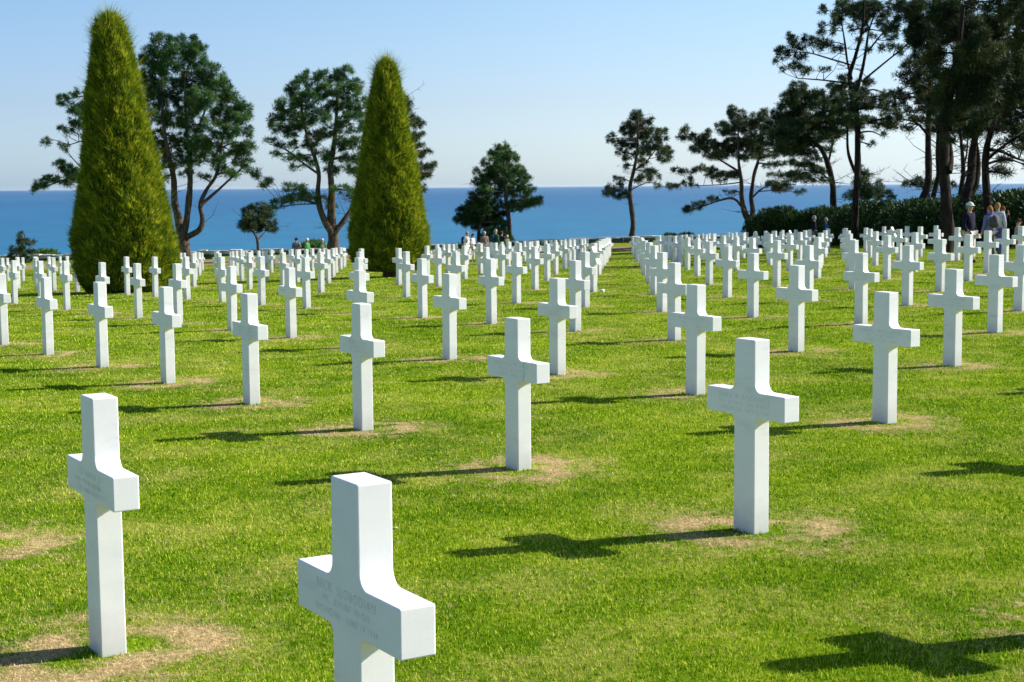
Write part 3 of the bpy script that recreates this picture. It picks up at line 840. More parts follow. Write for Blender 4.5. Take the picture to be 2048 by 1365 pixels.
pine('windswept twin-stemmed pine with flat crown leaning over the sea', 104,
 [[(1500, 470, .26), (1499, 448, .23), (1490, 425, .19), (1484, 395, .16), (1480, 360, .13), (1474, 318, .08), (1476, 230, .04)],
  [(1500, 452, .19), (1506, 425, .17), (1505, 390, .15), (1510, 350, .12), (1520, 316, .09), (1530, 260, .04)],
  [(1490, 424, .09), (1470, 398, .08), (1440, 402, .06), (1400, 416, .04), (1368, 422, .02)],
  [(1480, 345, .08), (1440, 320, .06), (1395, 292, .04), (1365, 262, .02)],
  [(1483, 365, .05), (1440, 370, .04), (1380, 372, .02)],
  [(1505, 395, .07), (1535, 372, .05), (1590, 370, .03)]],
 [(1368, 262, 7, 9), (1378, 272, 16, 7), (1400, 278, 18, 8), (1364, 278, 10, 4), (1415, 268, 9, 8), (1420, 290, 24, 9), (1400, 300, 18, 7), (1445, 300, 26, 12), (1435, 312, 28, 7), (1475, 290, 30, 14), (1440, 258, 16, 12), (1462, 262, 16, 12), (1468, 225, 9, 13), (1480, 232, 16, 14), (1490, 252, 24, 14), (1512, 240, 16, 10), (1525, 230, 10, 9),
  (1515, 262, 26, 14), (1505, 290, 30, 14), (1540, 280, 28, 14), (1545, 252, 20, 12), (1530, 308, 30, 10), (1490, 314, 26, 6), (1570, 300, 26, 14), (1575, 275, 20, 12), (1355, 342, 9, 6), (1380, 343, 18, 5), (1405, 338, 16, 6), (1430, 348, 16, 6), (1450, 350, 22, 6), (1385, 360, 10, 4), (1420, 355, 14, 4), (1364, 368, 7, 3), (1385, 372, 14, 3), (1440, 362, 10, 3), (1470, 352, 14, 5),
  (1535, 332, 12, 4), (1560, 330, 14, 5), (1550, 350, 18, 5), (1545, 370, 24, 7), (1570, 378, 22, 6), (1592, 352, 22, 7), (1580, 362, 16, 5), (1595, 385, 10, 4), (1400, 410, 16, 4), (1385, 417, 16, 4), (1420, 400, 12, 4), (1368, 420, 6, 4), (1460, 385, 10, 3), (1375, 422, 10, 3)],
 M_PINE2, 19, dens=1.15, clump=.18)
pine('dark broad pine with a curved leaning trunk behind the hedge', 99,
 [[(1672, 455, .25), (1668, 415, .22), (1666, 375, .19), (1655, 335, .17), (1640, 300, .14), (1618, 276, .10), (1590, 240, .05)],
  [(1655, 335, .08), (1668, 290, .07), (1685, 240, .04)],
  [(1664, 365, .06), (1640, 345, .05), (1610, 340, .03)]],
 [(1592, 180, 18, 14), (1575, 200, 18, 14), (1605, 200, 26, 16), (1570, 225, 22, 16), (1598, 230, 28, 16), (1630, 198, 22, 14), (1640, 222, 30, 18), (1555, 245, 16, 12), (1580, 255, 28, 14), (1615, 252, 30, 16), (1650, 248, 30, 16), (1675, 215, 22, 16), (1685, 240, 28, 16), (1670, 190, 16, 10), (1560, 272, 26, 14), (1595, 280, 32, 14), (1635, 278, 30, 12), (1672, 268, 28, 10), (1580, 300, 30, 10),
  (1610, 305, 24, 8), (1640, 345, 18, 7), (1618, 335, 22, 7), (1600, 350, 22, 6), (1632, 318, 12, 5), (1620, 362, 16, 6), (1660, 300, 16, 5), (1605, 325, 20, 6), (1645, 362, 12, 5)],
 M_PINE2, 20, dens=1.35, clump=.2)
pine('very tall sparse pine with forked upper branches before the hedge', 81,
 [[(1707, 500, .20), (1709, 450, .18), (1710, 400, .17), (1712, 320, .16), (1714, 250, .15), (1712, 190, .15), (1706, 150, .12), (1714, 110, .09), (1718, 60, .07), (1716, 10, .04)],
  [(1710, 345, .09), (1694, 310, .08), (1688, 270, .06), (1690, 220, .04)],
  [(1713, 190, .10), (1726, 140, .09), (1736, 100, .07), (1742, 60, .05), (1760, 10, .03)],
  [(1728, 160, .06), (1765, 130, .05), (1810, 95, .035), (1840, 70, .02)],
  [(1704, 160, .07), (1695, 128, .06), (1690, 90, .05), (1682, 40, .03)],
  [(1700, 130, .05), (1660, 120, .045), (1610, 108, .03), (1565, 108, .02)],
  [(1706, 168, .05), (1650, 160, .04), (1600, 155, .025)],
  [(1736, 104, .05), (1765, 70, .04), (1800, 40, .02)]],
 [(1652, 20, 9, 7), (1665, 30, 7, 8), (1685, 15, 12, 12), (1680, 38, 10, 8), (1705, 8, 18, 12), (1695, 28, 14, 10), (1720, 25, 16, 12), (1740, 10, 20, 12), (1735, 32, 12, 10), (1640, 55, 6, 6), (1645, 65, 10, 4), (1660, 68, 7, 4), (1580, 72, 6, 8), (1590, 82, 9, 8), (1622, 78, 10, 8), (1630, 90, 20, 8), (1605, 92, 14, 6), (1655, 95, 18, 6), (1556, 105, 8, 8), (1568, 100, 6, 5), (1560, 120, 9, 4),
  (1583, 108, 9, 6), (1600, 115, 14, 6), (1565, 138, 8, 3), (1590, 135, 16, 6), (1610, 140, 16, 6), (1640, 145, 10, 4), (1680, 100, 10, 5), (1770, 25, 16, 10), (1790, 10, 18, 10), (1765, 50, 12, 8), (1795, 45, 16, 10), (1810, 70, 16, 8), (1785, 80, 12, 5), (1830, 60, 12, 10), (1800, 95, 10, 5), (1760, 95, 8, 5), (1790, 110, 8, 4), (1820, 30, 16, 12), (1745, 75, 8, 5), (1730, 60, 8, 5), (1700, 62, 9, 5),
  (1690, 155, 12, 6), (1680, 170, 20, 8), (1735, 165, 16, 8), (1705, 178, 22, 10), (1735, 185, 14, 9), (1720, 205, 24, 12), (1755, 200, 22, 7), (1775, 190, 10, 6), (1745, 215, 24, 7), (1700, 225, 22, 10), (1780, 222, 18, 5), (1765, 238, 24, 6), (1740, 245, 20, 6), (1715, 255, 18, 8), (1765, 255, 24, 6), (1785, 250, 14, 5), (1770, 270, 8, 3), (1735, 275, 10, 4), (1748, 290, 8, 4), (1690, 250, 14, 6), (1720, 45, 14, 9), (1760, 70, 12, 7), (1780, 60, 14, 9), (1800, 20, 20, 12), (1815, 85, 12, 7), (1710, 85, 8, 5), (1755, 15, 16, 12), (1735, 100, 8, 4), (1775, 100, 9, 5), (1670, 50, 9, 6), (1830, 15, 18, 12), (1690, 195, 16, 8), (1700, 240, 20, 9)],
 M_PINE2, 21, dens=1.3, clump=.17)
pine('dark leaning pine at the left edge of the tall grove', 78,
 [[(1838, 460, .24), (1842, 410, .21), (1853, 370, .18), (1856, 310, .16), (1862, 240, .14), (1868, 160, .10), (1872, 60, .05)],
  [(1855, 270, .07), (1838, 245, .06), (1815, 238, .035), (1800, 245, .02)],
  [(1860, 180, .06), (1835, 170, .05), (1800, 160, .03)]],
 [(1800, 155, 12, 6), (1815, 140, 16, 10), (1830, 155, 20, 8), (1840, 120, 18, 14), (1815, 165, 18, 7), (1845, 170, 20, 10), (1795, 185, 10, 5), (1815, 190, 20, 8), (1835, 205, 24, 8), (1805, 205, 18, 6), (1860, 190, 20, 14), (1825, 222, 20, 6), (1800, 240, 14, 5), (1825, 240, 14, 6), (1850, 225, 20, 10), (1855, 145, 20, 16), (1860, 90, 24, 22), (1840, 80, 20, 16), (1870, 50, 28, 22), (1850, 20, 26, 20), (1875, 120, 20, 20),
  (1810, 258, 12, 4), (1830, 260, 10, 4), (1845, 245, 14, 6), (1785, 200, 10, 5), (1875, 15, 24, 18), (1845, 50, 20, 14)],
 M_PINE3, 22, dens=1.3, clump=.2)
pine('largest trunked dark pine in the grove, just left of the white-capped man', 60,
 [[(1893, 500, .26), (1893, 450, .235), (1892, 400, .21), (1893, 330, .19), (1898, 260, .20), (1902, 190, .16), (1906, 110, .12), (1910, 20, .07)],
  [(1899, 345, .11), (1909, 315, .10), (1911, 250, .09), (1916, 180, .06)],
  [(1900, 260, .10), (1930, 220, .08), (1965, 170, .05)],
  [(1905, 140, .09), (1945, 100, .07), (1990, 60, .04)]],
 [(1890, 200, 26, 22), (1915, 165, 30, 22), (1885, 160, 24, 20), (1935, 200, 30, 20), (1950, 155, 34, 24), (1910, 120, 32, 24), (1880, 110, 24, 22), (1945, 105, 36, 26), (1985, 130, 30, 26), (1900, 70, 34, 24), (1940, 60, 36, 26), (1980, 75, 34, 26), (1890, 25, 34, 24), (1935, 15, 36, 22), (1985, 20, 36, 24), (2010, 50, 28, 26), (1920, 235, 24, 14), (1895, 240, 18, 12), (1955, 235, 26, 12), (1885, 285, 14, 8), (1975, 185, 28, 20)],
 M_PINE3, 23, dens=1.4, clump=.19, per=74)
pine('dark pine with a bent double trunk behind the white-capped man', 72,
 [[(1925, 450, .27), (1930, 405, .25), (1944, 360, .21), (1950, 310, .18), (1956, 260, .15), (1966, 180, .10), (1975, 90, .05)],
  [(1932, 405, .18), (1954, 370, .16), (1962, 330, .13), (1958, 280, .10), (1950, 230, .06)]],
 [(1960, 250, 28, 12), (1985, 235, 30, 16), (1945, 270, 22, 9), (1930, 250, 24, 12), (1975, 205, 34, 22), (2005, 195, 30, 24), (1990, 160, 36, 28), (1960, 120, 34, 30), (2000, 100, 36, 30), (1935, 215, 28, 20), (2010, 225, 26, 18), (1975, 60, 36, 28), (2015, 145, 28, 26), (1955, 375, 8, 6), (1945, 190, 28, 22), (2005, 255, 22, 10)],
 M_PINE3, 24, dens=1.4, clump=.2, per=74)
pine('dark pine behind the two women, its limbs reaching the right edge', 66,
 [[(1980, 450, .20), (1976, 395, .17), (1974, 330, .15), (1978, 285, .13), (1986, 230, .11), (1998, 150, .07), (2010, 60, .04)],
  [(1974, 320, .07), (1995, 300, .06), (2030, 275, .05), (2070, 250, .03)],
  [(1978, 300, .08), (2010, 303, .07), (2045, 315, .05), (2075, 325, .03)]],
 [(2020, 262, 20, 8), (2040, 275, 20, 10), (2005, 285, 16, 5), (2030, 240, 26, 16), (2050, 215, 26, 24), (2025, 180, 28, 24), (2050, 150, 26, 28), (2030, 110, 30, 28), (2050, 70, 28, 28), (2025, 30, 30, 26), (2060, 20, 26, 26), (2008, 320, 8, 3), (2028, 322, 8, 3), (2045, 335, 10, 4), (1985, 345, 9, 6), (1998, 348, 7, 4), (2008, 342, 4, 4), (1990, 265, 18, 8), (2060, 290, 20, 7), (2040, 300, 14, 4), (2070, 180, 20, 40)],
 M_PINE3, 25, dens=1.4, clump=.2, per=74)
pine('slim dark pine in the grove with a kinked trunk, left of the thickest trunk', 86,
 [[(1866, 450, .17), (1867, 405, .15), (1877, 352, .13), (1872, 310, .11), (1870, 270, .09), (1876, 200, .05)],
  [(1876, 356, .10), (1885, 335, .09), (1882, 290, .08), (1888, 230, .05)]],
 [(1870, 262, 14, 8), (1885, 270, 12, 8), (1878, 240, 20, 12), (1862, 250, 14, 8), (1880, 215, 22, 16), (1872, 180, 22, 18), (1888, 370, 9, 3)],
 M_PINE3, 26, dens=1.3, clump=.2)
pine('slim dark pine in the grove, right of the thickest trunk', 84,
 [[(1918, 450, .15), (1920, 400, .13), (1924, 350, .12), (1920, 310, .10), (1918, 260, .08), (1922, 200, .05)],
  [(1922, 345, .06), (1935, 310, .05), (1940, 260, .03)]],
 [(1922, 262, 16, 8), (1935, 272, 16, 7), (1912, 250, 18, 10), (1930, 240, 20, 12), (1922, 215, 22, 16), (1928, 298, 8, 4), (1930, 352, 7, 4)],
 M_PINE3, 27, dens=1.3, clump=.2)
pine('small spiky young pine rising from the hedge beside the tall sparse pine', 94,
 [[(1735, 450, .10), (1734, 410, .08), (1728, 375, .05), (1724, 345, .03)]],
 [(1722, 340, 6, 6), (1722, 355, 12, 8), (1732, 368, 16, 8), (1718, 372, 12, 8), (1745, 378, 16, 6), (1730, 388, 22, 9), (1762, 385, 14, 5), (1750, 395, 22, 6), (1715, 392, 14, 8), (1772, 398, 10, 5), (1695, 392, 12, 8), (1752, 368, 6, 6)],
 M_PINE2, 28, dens=1.2, clump=.2)
pine('low horizontal pine limb tree poking out left of the leaning grove pine', 92,
 [[(1862, 440, .08), (1858, 400, .07), (1850, 378, .05), (1826, 370, .03)]],
 [(1806, 366, 7, 3), (1822, 370, 14, 4), (1838, 362, 10, 5), (1852, 368, 14, 5), (1845, 376, 14, 4), (1870, 365, 12, 5)],
 M_PINE2, 29, dens=1.3, clump=.17)

# ------------------------------------------------------------------ clipped cones
def topiary(label, cx, cy, prof, lean, seed, n, stump):
    rg = np.random.default_rng(seed)
    g = gz(cx, cy)
    root = empty('topiary_tree', (cx, cy, g), label, 'tree', 'clipped conifer cones among the headstones')
    zs = np.array([p[0] for p in prof]); rs = np.array([p[1] for p in prof])
    Hh = zs[-1]
    V, F = [], []
    tube(V, F, [(cx, cy, g-.3), (cx, cy, g+.35), (cx+lean*.3, cy, g+Hh*.5)], [.30, .22, .12], 10)
    np_or_list('trunk', V, F, M_BARK, root)
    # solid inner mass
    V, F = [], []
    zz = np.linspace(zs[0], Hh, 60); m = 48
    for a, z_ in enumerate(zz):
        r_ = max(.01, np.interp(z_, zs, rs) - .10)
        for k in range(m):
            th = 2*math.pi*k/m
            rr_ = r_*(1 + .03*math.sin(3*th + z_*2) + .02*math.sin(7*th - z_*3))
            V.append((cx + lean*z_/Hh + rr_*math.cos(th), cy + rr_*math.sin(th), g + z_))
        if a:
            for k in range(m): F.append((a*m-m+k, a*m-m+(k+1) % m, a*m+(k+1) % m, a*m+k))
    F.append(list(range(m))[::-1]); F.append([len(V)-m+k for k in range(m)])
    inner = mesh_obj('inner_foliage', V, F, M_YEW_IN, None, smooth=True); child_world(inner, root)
    # shoots
    w = rs + .12
    cdf = np.cumsum(np.r_[0, (w[1:]+w[:-1])/2*np.diff(zs)]); cdf /= cdf[-1]
    z_ = np.interp(rg.random(n), cdf, zs)
    r_ = np.interp(z_, zs, rs)
    th = rg.uniform(0, 2*np.pi, n)
    rr_ = (r_ - rg.uniform(0.0, .24, n)**1.0) * (1 + .03*np.sin(3*th + z_*2) + .02*np.sin(7*th - z_*3)) + .03*np.sin(9*th + 5*z_)
    rr_ = np.maximum(rr_, 0)
    nrm = np.c_[np.cos(th), np.sin(th), np.full(n, .18)]
    base = np.c_[cx + lean*z_/Hh + rr_*np.cos(th), cy + rr_*np.sin(th), g + z_]
    bot = np.exp(-(z_ - zs[0])/.5)
    topk = np.clip((z_/Hh - .85)/.15, 0, 1)
    d = nrm*(rg.uniform(.35, 1.1, n)*(1-.45*topk))[:, None] + np.c_[rg.normal(0, .35, (n, 2)), np.abs(rg.normal(.75, .45, n))*(1-.6*bot)]
    d /= np.linalg.norm(d, axis=1)[:, None]
    L = rg.uniform(.09, .20, n)
    whip = rg.random(n) < .010 + .02*(z_/Hh)
    tip_whip = (z_/Hh > .88) & (rg.random(n) < .12)
    L = np.where(whip | tip_whip, rg.uniform(.28, .62, n), L)
    wd = np.where(whip | tip_whip, .012, rg.uniform(.016, .034, n))
    s = np.cross(d, rg.normal(0, 1, (n, 3))); s /= np.linalg.norm(s, axis=1)[:, None]; s *= wd[:, None]/2
    # loose sprays: fans of longer shoots sharing one root
    ns, kf = n//75, 11
    si = rg.choice(n, ns)
    fi = np.repeat(si, kf)
    fd = d[fi] + rg.normal(0, .22, (ns*kf, 3)); fd[:, 2] += .25; fd /= np.linalg.norm(fd, axis=1)[:, None]
    base = np.r_[base, base[fi] + rg.normal(0, .018, (ns*kf, 3))]
    d = np.r_[d, fd]
    L = np.r_[L, np.repeat(rg.uniform(.16, .34, ns), kf)*rg.uniform(.6, 1.1, ns*kf)]
    ss = np.cross(fd, rg.normal(0, 1, (ns*kf, 3))); ss /= np.linalg.norm(ss, axis=1)[:, None]
    s = np.r_[s, ss*.010]
    whip = np.r_[whip, np.ones(ns*kf, bool)]
    n = n + ns*kf
    tip = base + d*L[:, None]
    VV = np.empty((n, 3, 3)); VV[:, 0] = base-s; VV[:, 1] = base+s; VV[:, 2] = tip
    rn = np.repeat(np.clip(rg.random(n)*.75 + (whip*.35), 0, 1), 3)
    c = np_mesh('shoots', VV.reshape(-1, 3), np.arange(n*3).reshape(-1, 3), M_YEW, attrs={'rnd': rn}); child_world(c, root)
    return root
def scale_prof(pr, k): return [(z, r*k) for z, r in pr]
topiary('large shaggy clipped conifer cone at left among the crosses', TOPI[0][0], TOPI[0][1],
        [(0.0, 1.15), (.25, 1.36), (.7, 1.46), (1.6, 1.42), (2.75, 1.22), (4.2, .97), (5.6, .79), (6.8, .58), (7.45, .46), (7.78, .33), (7.94, .12)], -.30, 41, 150000, 0)
topiary('slimmer shaggy clipped conifer cone near the middle, before the forked pine', TOPI[1][0], TOPI[1][1],
        [(0.22, .95), (.5, 1.26), (.9, 1.36), (1.7, 1.30), (2.6, 1.17), (4.3, .88), (6.1, .58), (6.9, .41), (7.25, .30), (7.46, .10)], -.02, 42, 140000, 1)

# ------------------------------------------------------------------ hedges and shrubs
def leaf_mass(name, label, cat, boxes, mat, seed, n, ln, wd, core=True, corem=None, up=.5, group=None, stem=True):
    """boxes: list of (x, y, zbase, rx, ry, h)"""
    rg = np.random.default_rng(seed)
    x0, y0, z0 = boxes[0][0], boxes[0][1], boxes[0][2]
    root = empty(name, (x0, y0, z0), label, cat, group)
    area = np.array([b[3]*b[5] + b[3]*b[4] for b in boxes]); pr = area/area.sum()
    idx = rg.choice(len(boxes), n, p=pr)
    B = np.array(boxes)[idx]
    d = rg.normal(0, 1, (n, 3)); d[:, 2] = np.abs(d[:, 2]); d /= np.linalg.norm(d, axis=1)[:, None]
    # super-ellipsoid shell: flat-sided hedge mounds
    k = (np.abs(d[:, 0])**3 + np.abs(d[:, 1])**3 + np.abs(d[:, 2])**3)**(1/3)
    q = d/k[:, None]*rg.uniform(.86, 1.06, n)[:, None]
    P = np.c_[B[:, 0] + q[:, 0]*B[:, 3], B[:, 1] + q[:, 1]*B[:, 4], B[:, 2] + np.maximum(q[:, 2], .0)*B[:, 5]]
    low = q[:, 2] < .15
    P[low, 2] += rg.uniform(0, 1, low.sum())*B[low, 5]*.5
    dr = d + rg.normal(0, .6, (n, 3)); dr[:, 2] += up; dr /= np.linalg.norm(dr, axis=1)[:, None]
    s = np.cross(dr, rg.normal(0, 1, (n, 3))); s /= np.linalg.norm(s, axis=1)[:, None]
    L = ln*rg.uniform(.6, 1.5, n)
    s *= (wd*rg.uniform(.7, 1.3, n))[:, None]/2
    m = P + dr*(L*.5)[:, None]
    V = np.empty((n, 4, 3)); V[:, 0] = P; V[:, 1] = m - s; V[:, 2] = P + dr*L[:, None]; V[:, 3] = m + s
    o = np_mesh('leaves', V.reshape(-1, 3), np.arange(n*4).reshape(-1, 4), mat, attrs={'rnd': np.repeat(rg.random(n), 4)}); child_world(o, root)
    VV, FF = [], []
    for (x, y, z, rx, ry, h) in boxes:
        nb, mm = 8, 14; b0 = len(VV)
        for a in range(nb):
            ph = a/(nb-1)*math.pi/2
            for k_ in range(mm):
                th = 2*math.pi*k_/mm
                dd = Vector((math.cos(th)*math.cos(ph), math.sin(th)*math.cos(ph), math.sin(ph)))
                kk = (abs(dd.x)**3 + abs(dd.y)**3 + abs(dd.z)**3)**(1/3)
                VV.append((x + dd.x/kk*rx*.85, y + dd.y/kk*ry*.85, z - .2 + dd.z/kk*(h*.86+.2)))
            if a:
                for k_ in range(mm): FF.append((b0+a*mm-mm+k_, b0+a*mm-mm+(k_+1) % mm, b0+a*mm+(k_+1) % mm, b0+a*mm+k_))
    c = mesh_obj('branches', VV, FF, corem or M_YEW_DARK, None, smooth=True); child_world(c, root)
    return root
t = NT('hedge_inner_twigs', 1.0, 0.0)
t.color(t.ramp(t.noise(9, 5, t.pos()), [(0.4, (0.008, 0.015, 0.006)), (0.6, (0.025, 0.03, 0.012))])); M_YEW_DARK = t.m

def hedge_boxes(pts, ry):
    out = []
    for (u, vt, D, hw_) in pts:
        p = W(u, vt, D)
        g = gz(p.x, D)
        out.append((p.x, D, g-.2, hw_, ry, p.z - g + .2))
    return out
leaf_mass('hedge', 'lighter green bushy hedge starting right of the sea view behind the crosses', 'hedge',
          hedge_boxes([(1515, 438, 101, .9, ), (1540, 424, 100, 1.0), (1568, 420, 100, 1.1), (1600, 430, 100, 1.0), (1630, 424, 99, 1.1), (1660, 430, 97, 1.1), (1650, 420, 98, 1.0)], 1.3), M_HEDGE, 51, 26000, .22, .05, up=1.2)
leaf_mass('hedge', 'long dark tall hedge under the grove behind the visitors at right', 'hedge',
          hedge_boxes([(1680, 422, 92, 1.0), (1705, 415, 90, 1.1), (1735, 408, 87, 1.2), (1770, 408, 84, 1.2), (1800, 418, 81, 1.2), (1835, 405, 79, 1.3), (1870, 404, 77, 1.3), (1905, 402, 75, 1.3), (1940, 400, 73, 1.3), (1975, 398, 71, 1.2), (2010, 392, 69, 1.2), (2045, 388, 67, 1.3), (2080, 386, 65, 1.4), (2120, 386, 63, 1.4)], 1.5), M_HEDGE, 52, 60000, .16, .07, up=.5)
def shrub(label, u, vt, D, hw_, ry, mat, seed, n, ln=.22, wd=.05, up=.8, name='shrub'):
    p = W(u, vt, D); g = gz(p.x, D)
    bx = [(p.x, D, g-.2, hw_, ry, p.z-g+.1), (p.x-hw_*.6, D+.2, g-.2, hw_*.55, ry, (p.z-g)*.72), (p.x+hw_*.6, D-.2, g-.2, hw_*.55, ry, (p.z-g)*.66)]
    return leaf_mass(name, label, 'shrub', bx, mat, seed, n, ln, wd, up=up)
pine('dark conifer bush by the wall at the far left', 109,
 [[(46, 520, .08), (46, 500, .07), (46, 485, .05), (46, 470, .03)]],
 [(46, 470, 4, 5), (45, 480, 9, 6), (36, 488, 9, 6), (54, 490, 10, 6), (45, 497, 17, 6), (34, 503, 10, 6), (58, 505, 11, 6), (45, 512, 18, 6), (45, 522, 18, 7), (45, 532, 18, 7)], M_PINE2, 30, group='pines along the cliff edge', dens=1.1, clump=.17)
shrub('light green leafy shrub beside the dark conifer bush at far left', 92, 500, 113.5, .9, .8, M_SHRUB, 61, 3500)
shrub('small green shrub growing over the wall between the two left visitors', 626, 482, 113.6, .95, .7, M_SHRUB, 62, 3500)
shrub('rounded bright green shrub behind the grey-haired visitor', 992, 456, 113.8, 1.1, .8, M_SHRUB, 63, 5000)
shrub('dark low shrub behind the wall left of the windswept pine', 1340, 468, 114, .55, .6, M_HEDGE, 64, 1500)
shrub('second dark low shrub behind the wall, nearer the windswept pine', 1372, 467, 114, .65, .6, M_HEDGE, 65, 1800)
shrub('dark shrub in front of the wall at the foot of the tall rounded pine', 410, 512, 108, .9, .7, M_HEDGE, 66, 2500)
shrub('dark undergrowth clump at the foot of the forked pine', 700, 503, 108, 1.3, .7, M_HEDGE, 67, 2800)

# ------------------------------------------------------------------ people
def skin_mesh(verts, edges, radii, root=0, sub=1):
    me = bpy.data.meshes.new('sk'); me.from_pydata([tuple(v) for v in verts], edges, [])
    ob = bpy.data.objects.new('sk', me); C.objects.link(ob)
    md = ob.modifiers.new('s', 'SKIN'); md.use_smooth_shade = True
    sv = me.skin_vertices[0].data
    for i, r in enumerate(radii):
        sv[i].radius = r if isinstance(r, tuple) else (r, r)
        sv[i].use_root = (i == root)
    if sub:
        m2 = ob.modifiers.new('u', 'SUBSURF'); m2.levels = sub; m2.render_levels = sub
    bpy.context.view_layer.update()
    out = bpy.data.meshes.new_from_object(ob.evaluated_get(bpy.context.evaluated_depsgraph_get()))
    bpy.data.objects.remove(ob); bpy.data.meshes.remove(me)
    return out
_cl = {}
def cloth(c, rough=.9):
    k = tuple(c)
    if k not in _cl:
        t = NT('cloth', rough, .1)
        n = t.noise(14, 4, t.obj())
        t.color(t.ramp(n, [(0.3, tuple(x*.75 for x in c)), (0.7, tuple(min(1, x*1.15) for x in c))]))
        t.bump(n, .5, .02)
        _cl[k] = t.m
    return _cl[k]
SKIN = (0.52, 0.30, 0.21)
def person(label, x, y, Hh, yaw, top, legs, hair, hat=None, pack=None, arms=None, lean=0.0, sleeves=True, scarf=None, vest=None, kneel=False, shoes=(.05, .04, .04), shortlegs=False, holds=None):
    z = gz(x, y)
    s = Hh/1.75
    root = empty('person', (x, y, z), label, 'person', 'visitors walking among the graves')
    root.rotation_euler = (0, 0, yaw)
    root.scale = (s, s, s)
    J = {}
    def P(n, v, r): J[n] = (Vector(v), r)
    P('pel', (0, 0, .96), (.165, .12)); P('sp', (0, -lean*.3, 1.12), (.15, .11)); P('ch', (0, -lean*.7, 1.33), (.175, .12))
    P('nb', (0, -lean*.9, 1.47), .062); P('nk', (0, -lean-.01, 1.53), .055); P('hd', (0, -lean-.035, 1.60), (.075, .085)); P('ht', (0, -lean-.02, 1.685), (.072, .088))
    for sd_, n in ((1, 'r'), (-1, 'l')):
        A = (arms or {}).get(n)
        el = (sd_*.25, .02-lean*.5, 1.14) if not A else (sd_*A[0][0], A[0][1], A[0][2])
        wr = (sd_*.25, -.09-lean*.4, .91) if not A else (sd_*A[1][0], A[1][1], A[1][2])
        P('sh'+n, (sd_*.185, -lean*.7, 1.42), .062); P('el'+n, el, .045); P('wr'+n, wr, .028)
        d = (Vector(wr)-Vector(el)).normalized()
        pm = Vector(wr) + d*.06
        P('pa'+n, pm, (.036, .018))
        side = d.cross(Vector((sd_, 0, 0)));
        if side.length < .1: side = Vector((0, 1, 0))
        side.normalize()
        for k in range(4):
            o_ = side*((k-1.5)*.021)
            L = (.058, .070, .066, .050)[k]
            P(f'fa{k}'+n, pm + d*.045 + o_, .0095)
            P(f'fb{k}'+n, pm + d*(.045+L*.55) + o_*1.05 + Vector((-sd_*.008, -.004, 0)), .0085)
            P(f'fc{k}'+n, pm + d*(.045+L*.9) + o_*1.05 + Vector((-sd_*.026, -.01, 0)), .007)
        P('ta'+n, pm - d*.02 - side*.036, .011); P('tb'+n, pm + d*.018 - side*.056, .0095)
        P('hp'+n, (sd_*.09, 0, .88), .10)
        if kneel:
            P('kn'+n, (sd_*.13, -.42, .62 if n == 'r' else .48), .062); P('an'+n, (sd_*.12, -.30 if n == 'r' else -.02, .12), .042); P('to'+n, (sd_*.13, -.46 if n == 'r' else -.18, .05), .04)
        else:
            st = .06*sd_
            P('kn'+n, (sd_*.105, -.02-st*.6, .50), .062); P('an'+n, (sd_*.11, .03-st, .09), .042); P('to'+n, (sd_*.125, -.13-st, .04), .038)
    if kneel:
        for k in list(J):
            if k[:2] not in ('kn', 'an', 'to'): v, r = J[k]; J[k] = (v - Vector((0, 0, .42)), r)
    E = [('pel', 'sp'), ('sp', 'ch'), ('ch', 'nb'), ('nb', 'nk'), ('nk', 'hd'), ('hd', 'ht')]
    for n in 'rl':
        E += [('ch', 'sh'+n), ('sh'+n, 'el'+n), ('el'+n, 'wr'+n), ('wr'+n, 'pa'+n), ('pel', 'hp'+n), ('hp'+n, 'kn'+n), ('kn'+n, 'an'+n), ('an'+n, 'to'+n), ('pa'+n, 'ta'+n), ('ta'+n, 'tb'+n)]
        for k in range(4): E += [('pa'+n, f'fa{k}'+n), (f'fa{k}'+n, f'fb{k}'+n), (f'fb{k}'+n, f'fc{k}'+n)]
    def build(name, keys, edges, grow, mat, rootk, over=None):
        idx = {k: i for i, k in enumerate(keys)}
        rad = []
        for k in keys:
            r = (over or {}).get(k, J[k][1])
            rad.append(tuple(a*grow[0]+grow[1] for a in r) if isinstance(r, tuple) else r*grow[0]+grow[1])
        me = skin_mesh([J[k][0] for k in keys], [(idx[a], idx[b]) for a, b in edges if a in idx and b in idx], rad, idx[rootk])
        me.materials.clear(); me.materials.append(mat); me.name = name
        o = bpy.data.objects.new(name, me); C.objects.link(o); o.parent = root
        return o
    bd = build('body', list(J), E, (1, 0), cloth(SKIN, .6), 'pel')
    tk = ['pel', 'hpr', 'hpl', 'sp', 'ch', 'nb'] + ['sh'+n for n in 'rl'] + ['el'+n for n in 'rl'] + (['wr'+n for n in 'rl'] if sleeves else [])
    build('jacket' if sleeves else 'shirt', tk, E, (1.10, .014), cloth(top), 'pel')
    lk = ['pel'] + ['hp'+n for n in 'rl'] + ['kn'+n for n in 'rl'] + ([] if shortlegs else ['an'+n for n in 'rl'])
    build('trousers', lk, E, (1.06, .010), cloth(legs), 'pel', over={'anr': .06, 'anl': .06})
    for n in 'rl': build('shoe', ['an'+n, 'to'+n], E, (1.05, .008), cloth(shoes, .6), 'an'+n)
    hc = J['ht'][0]
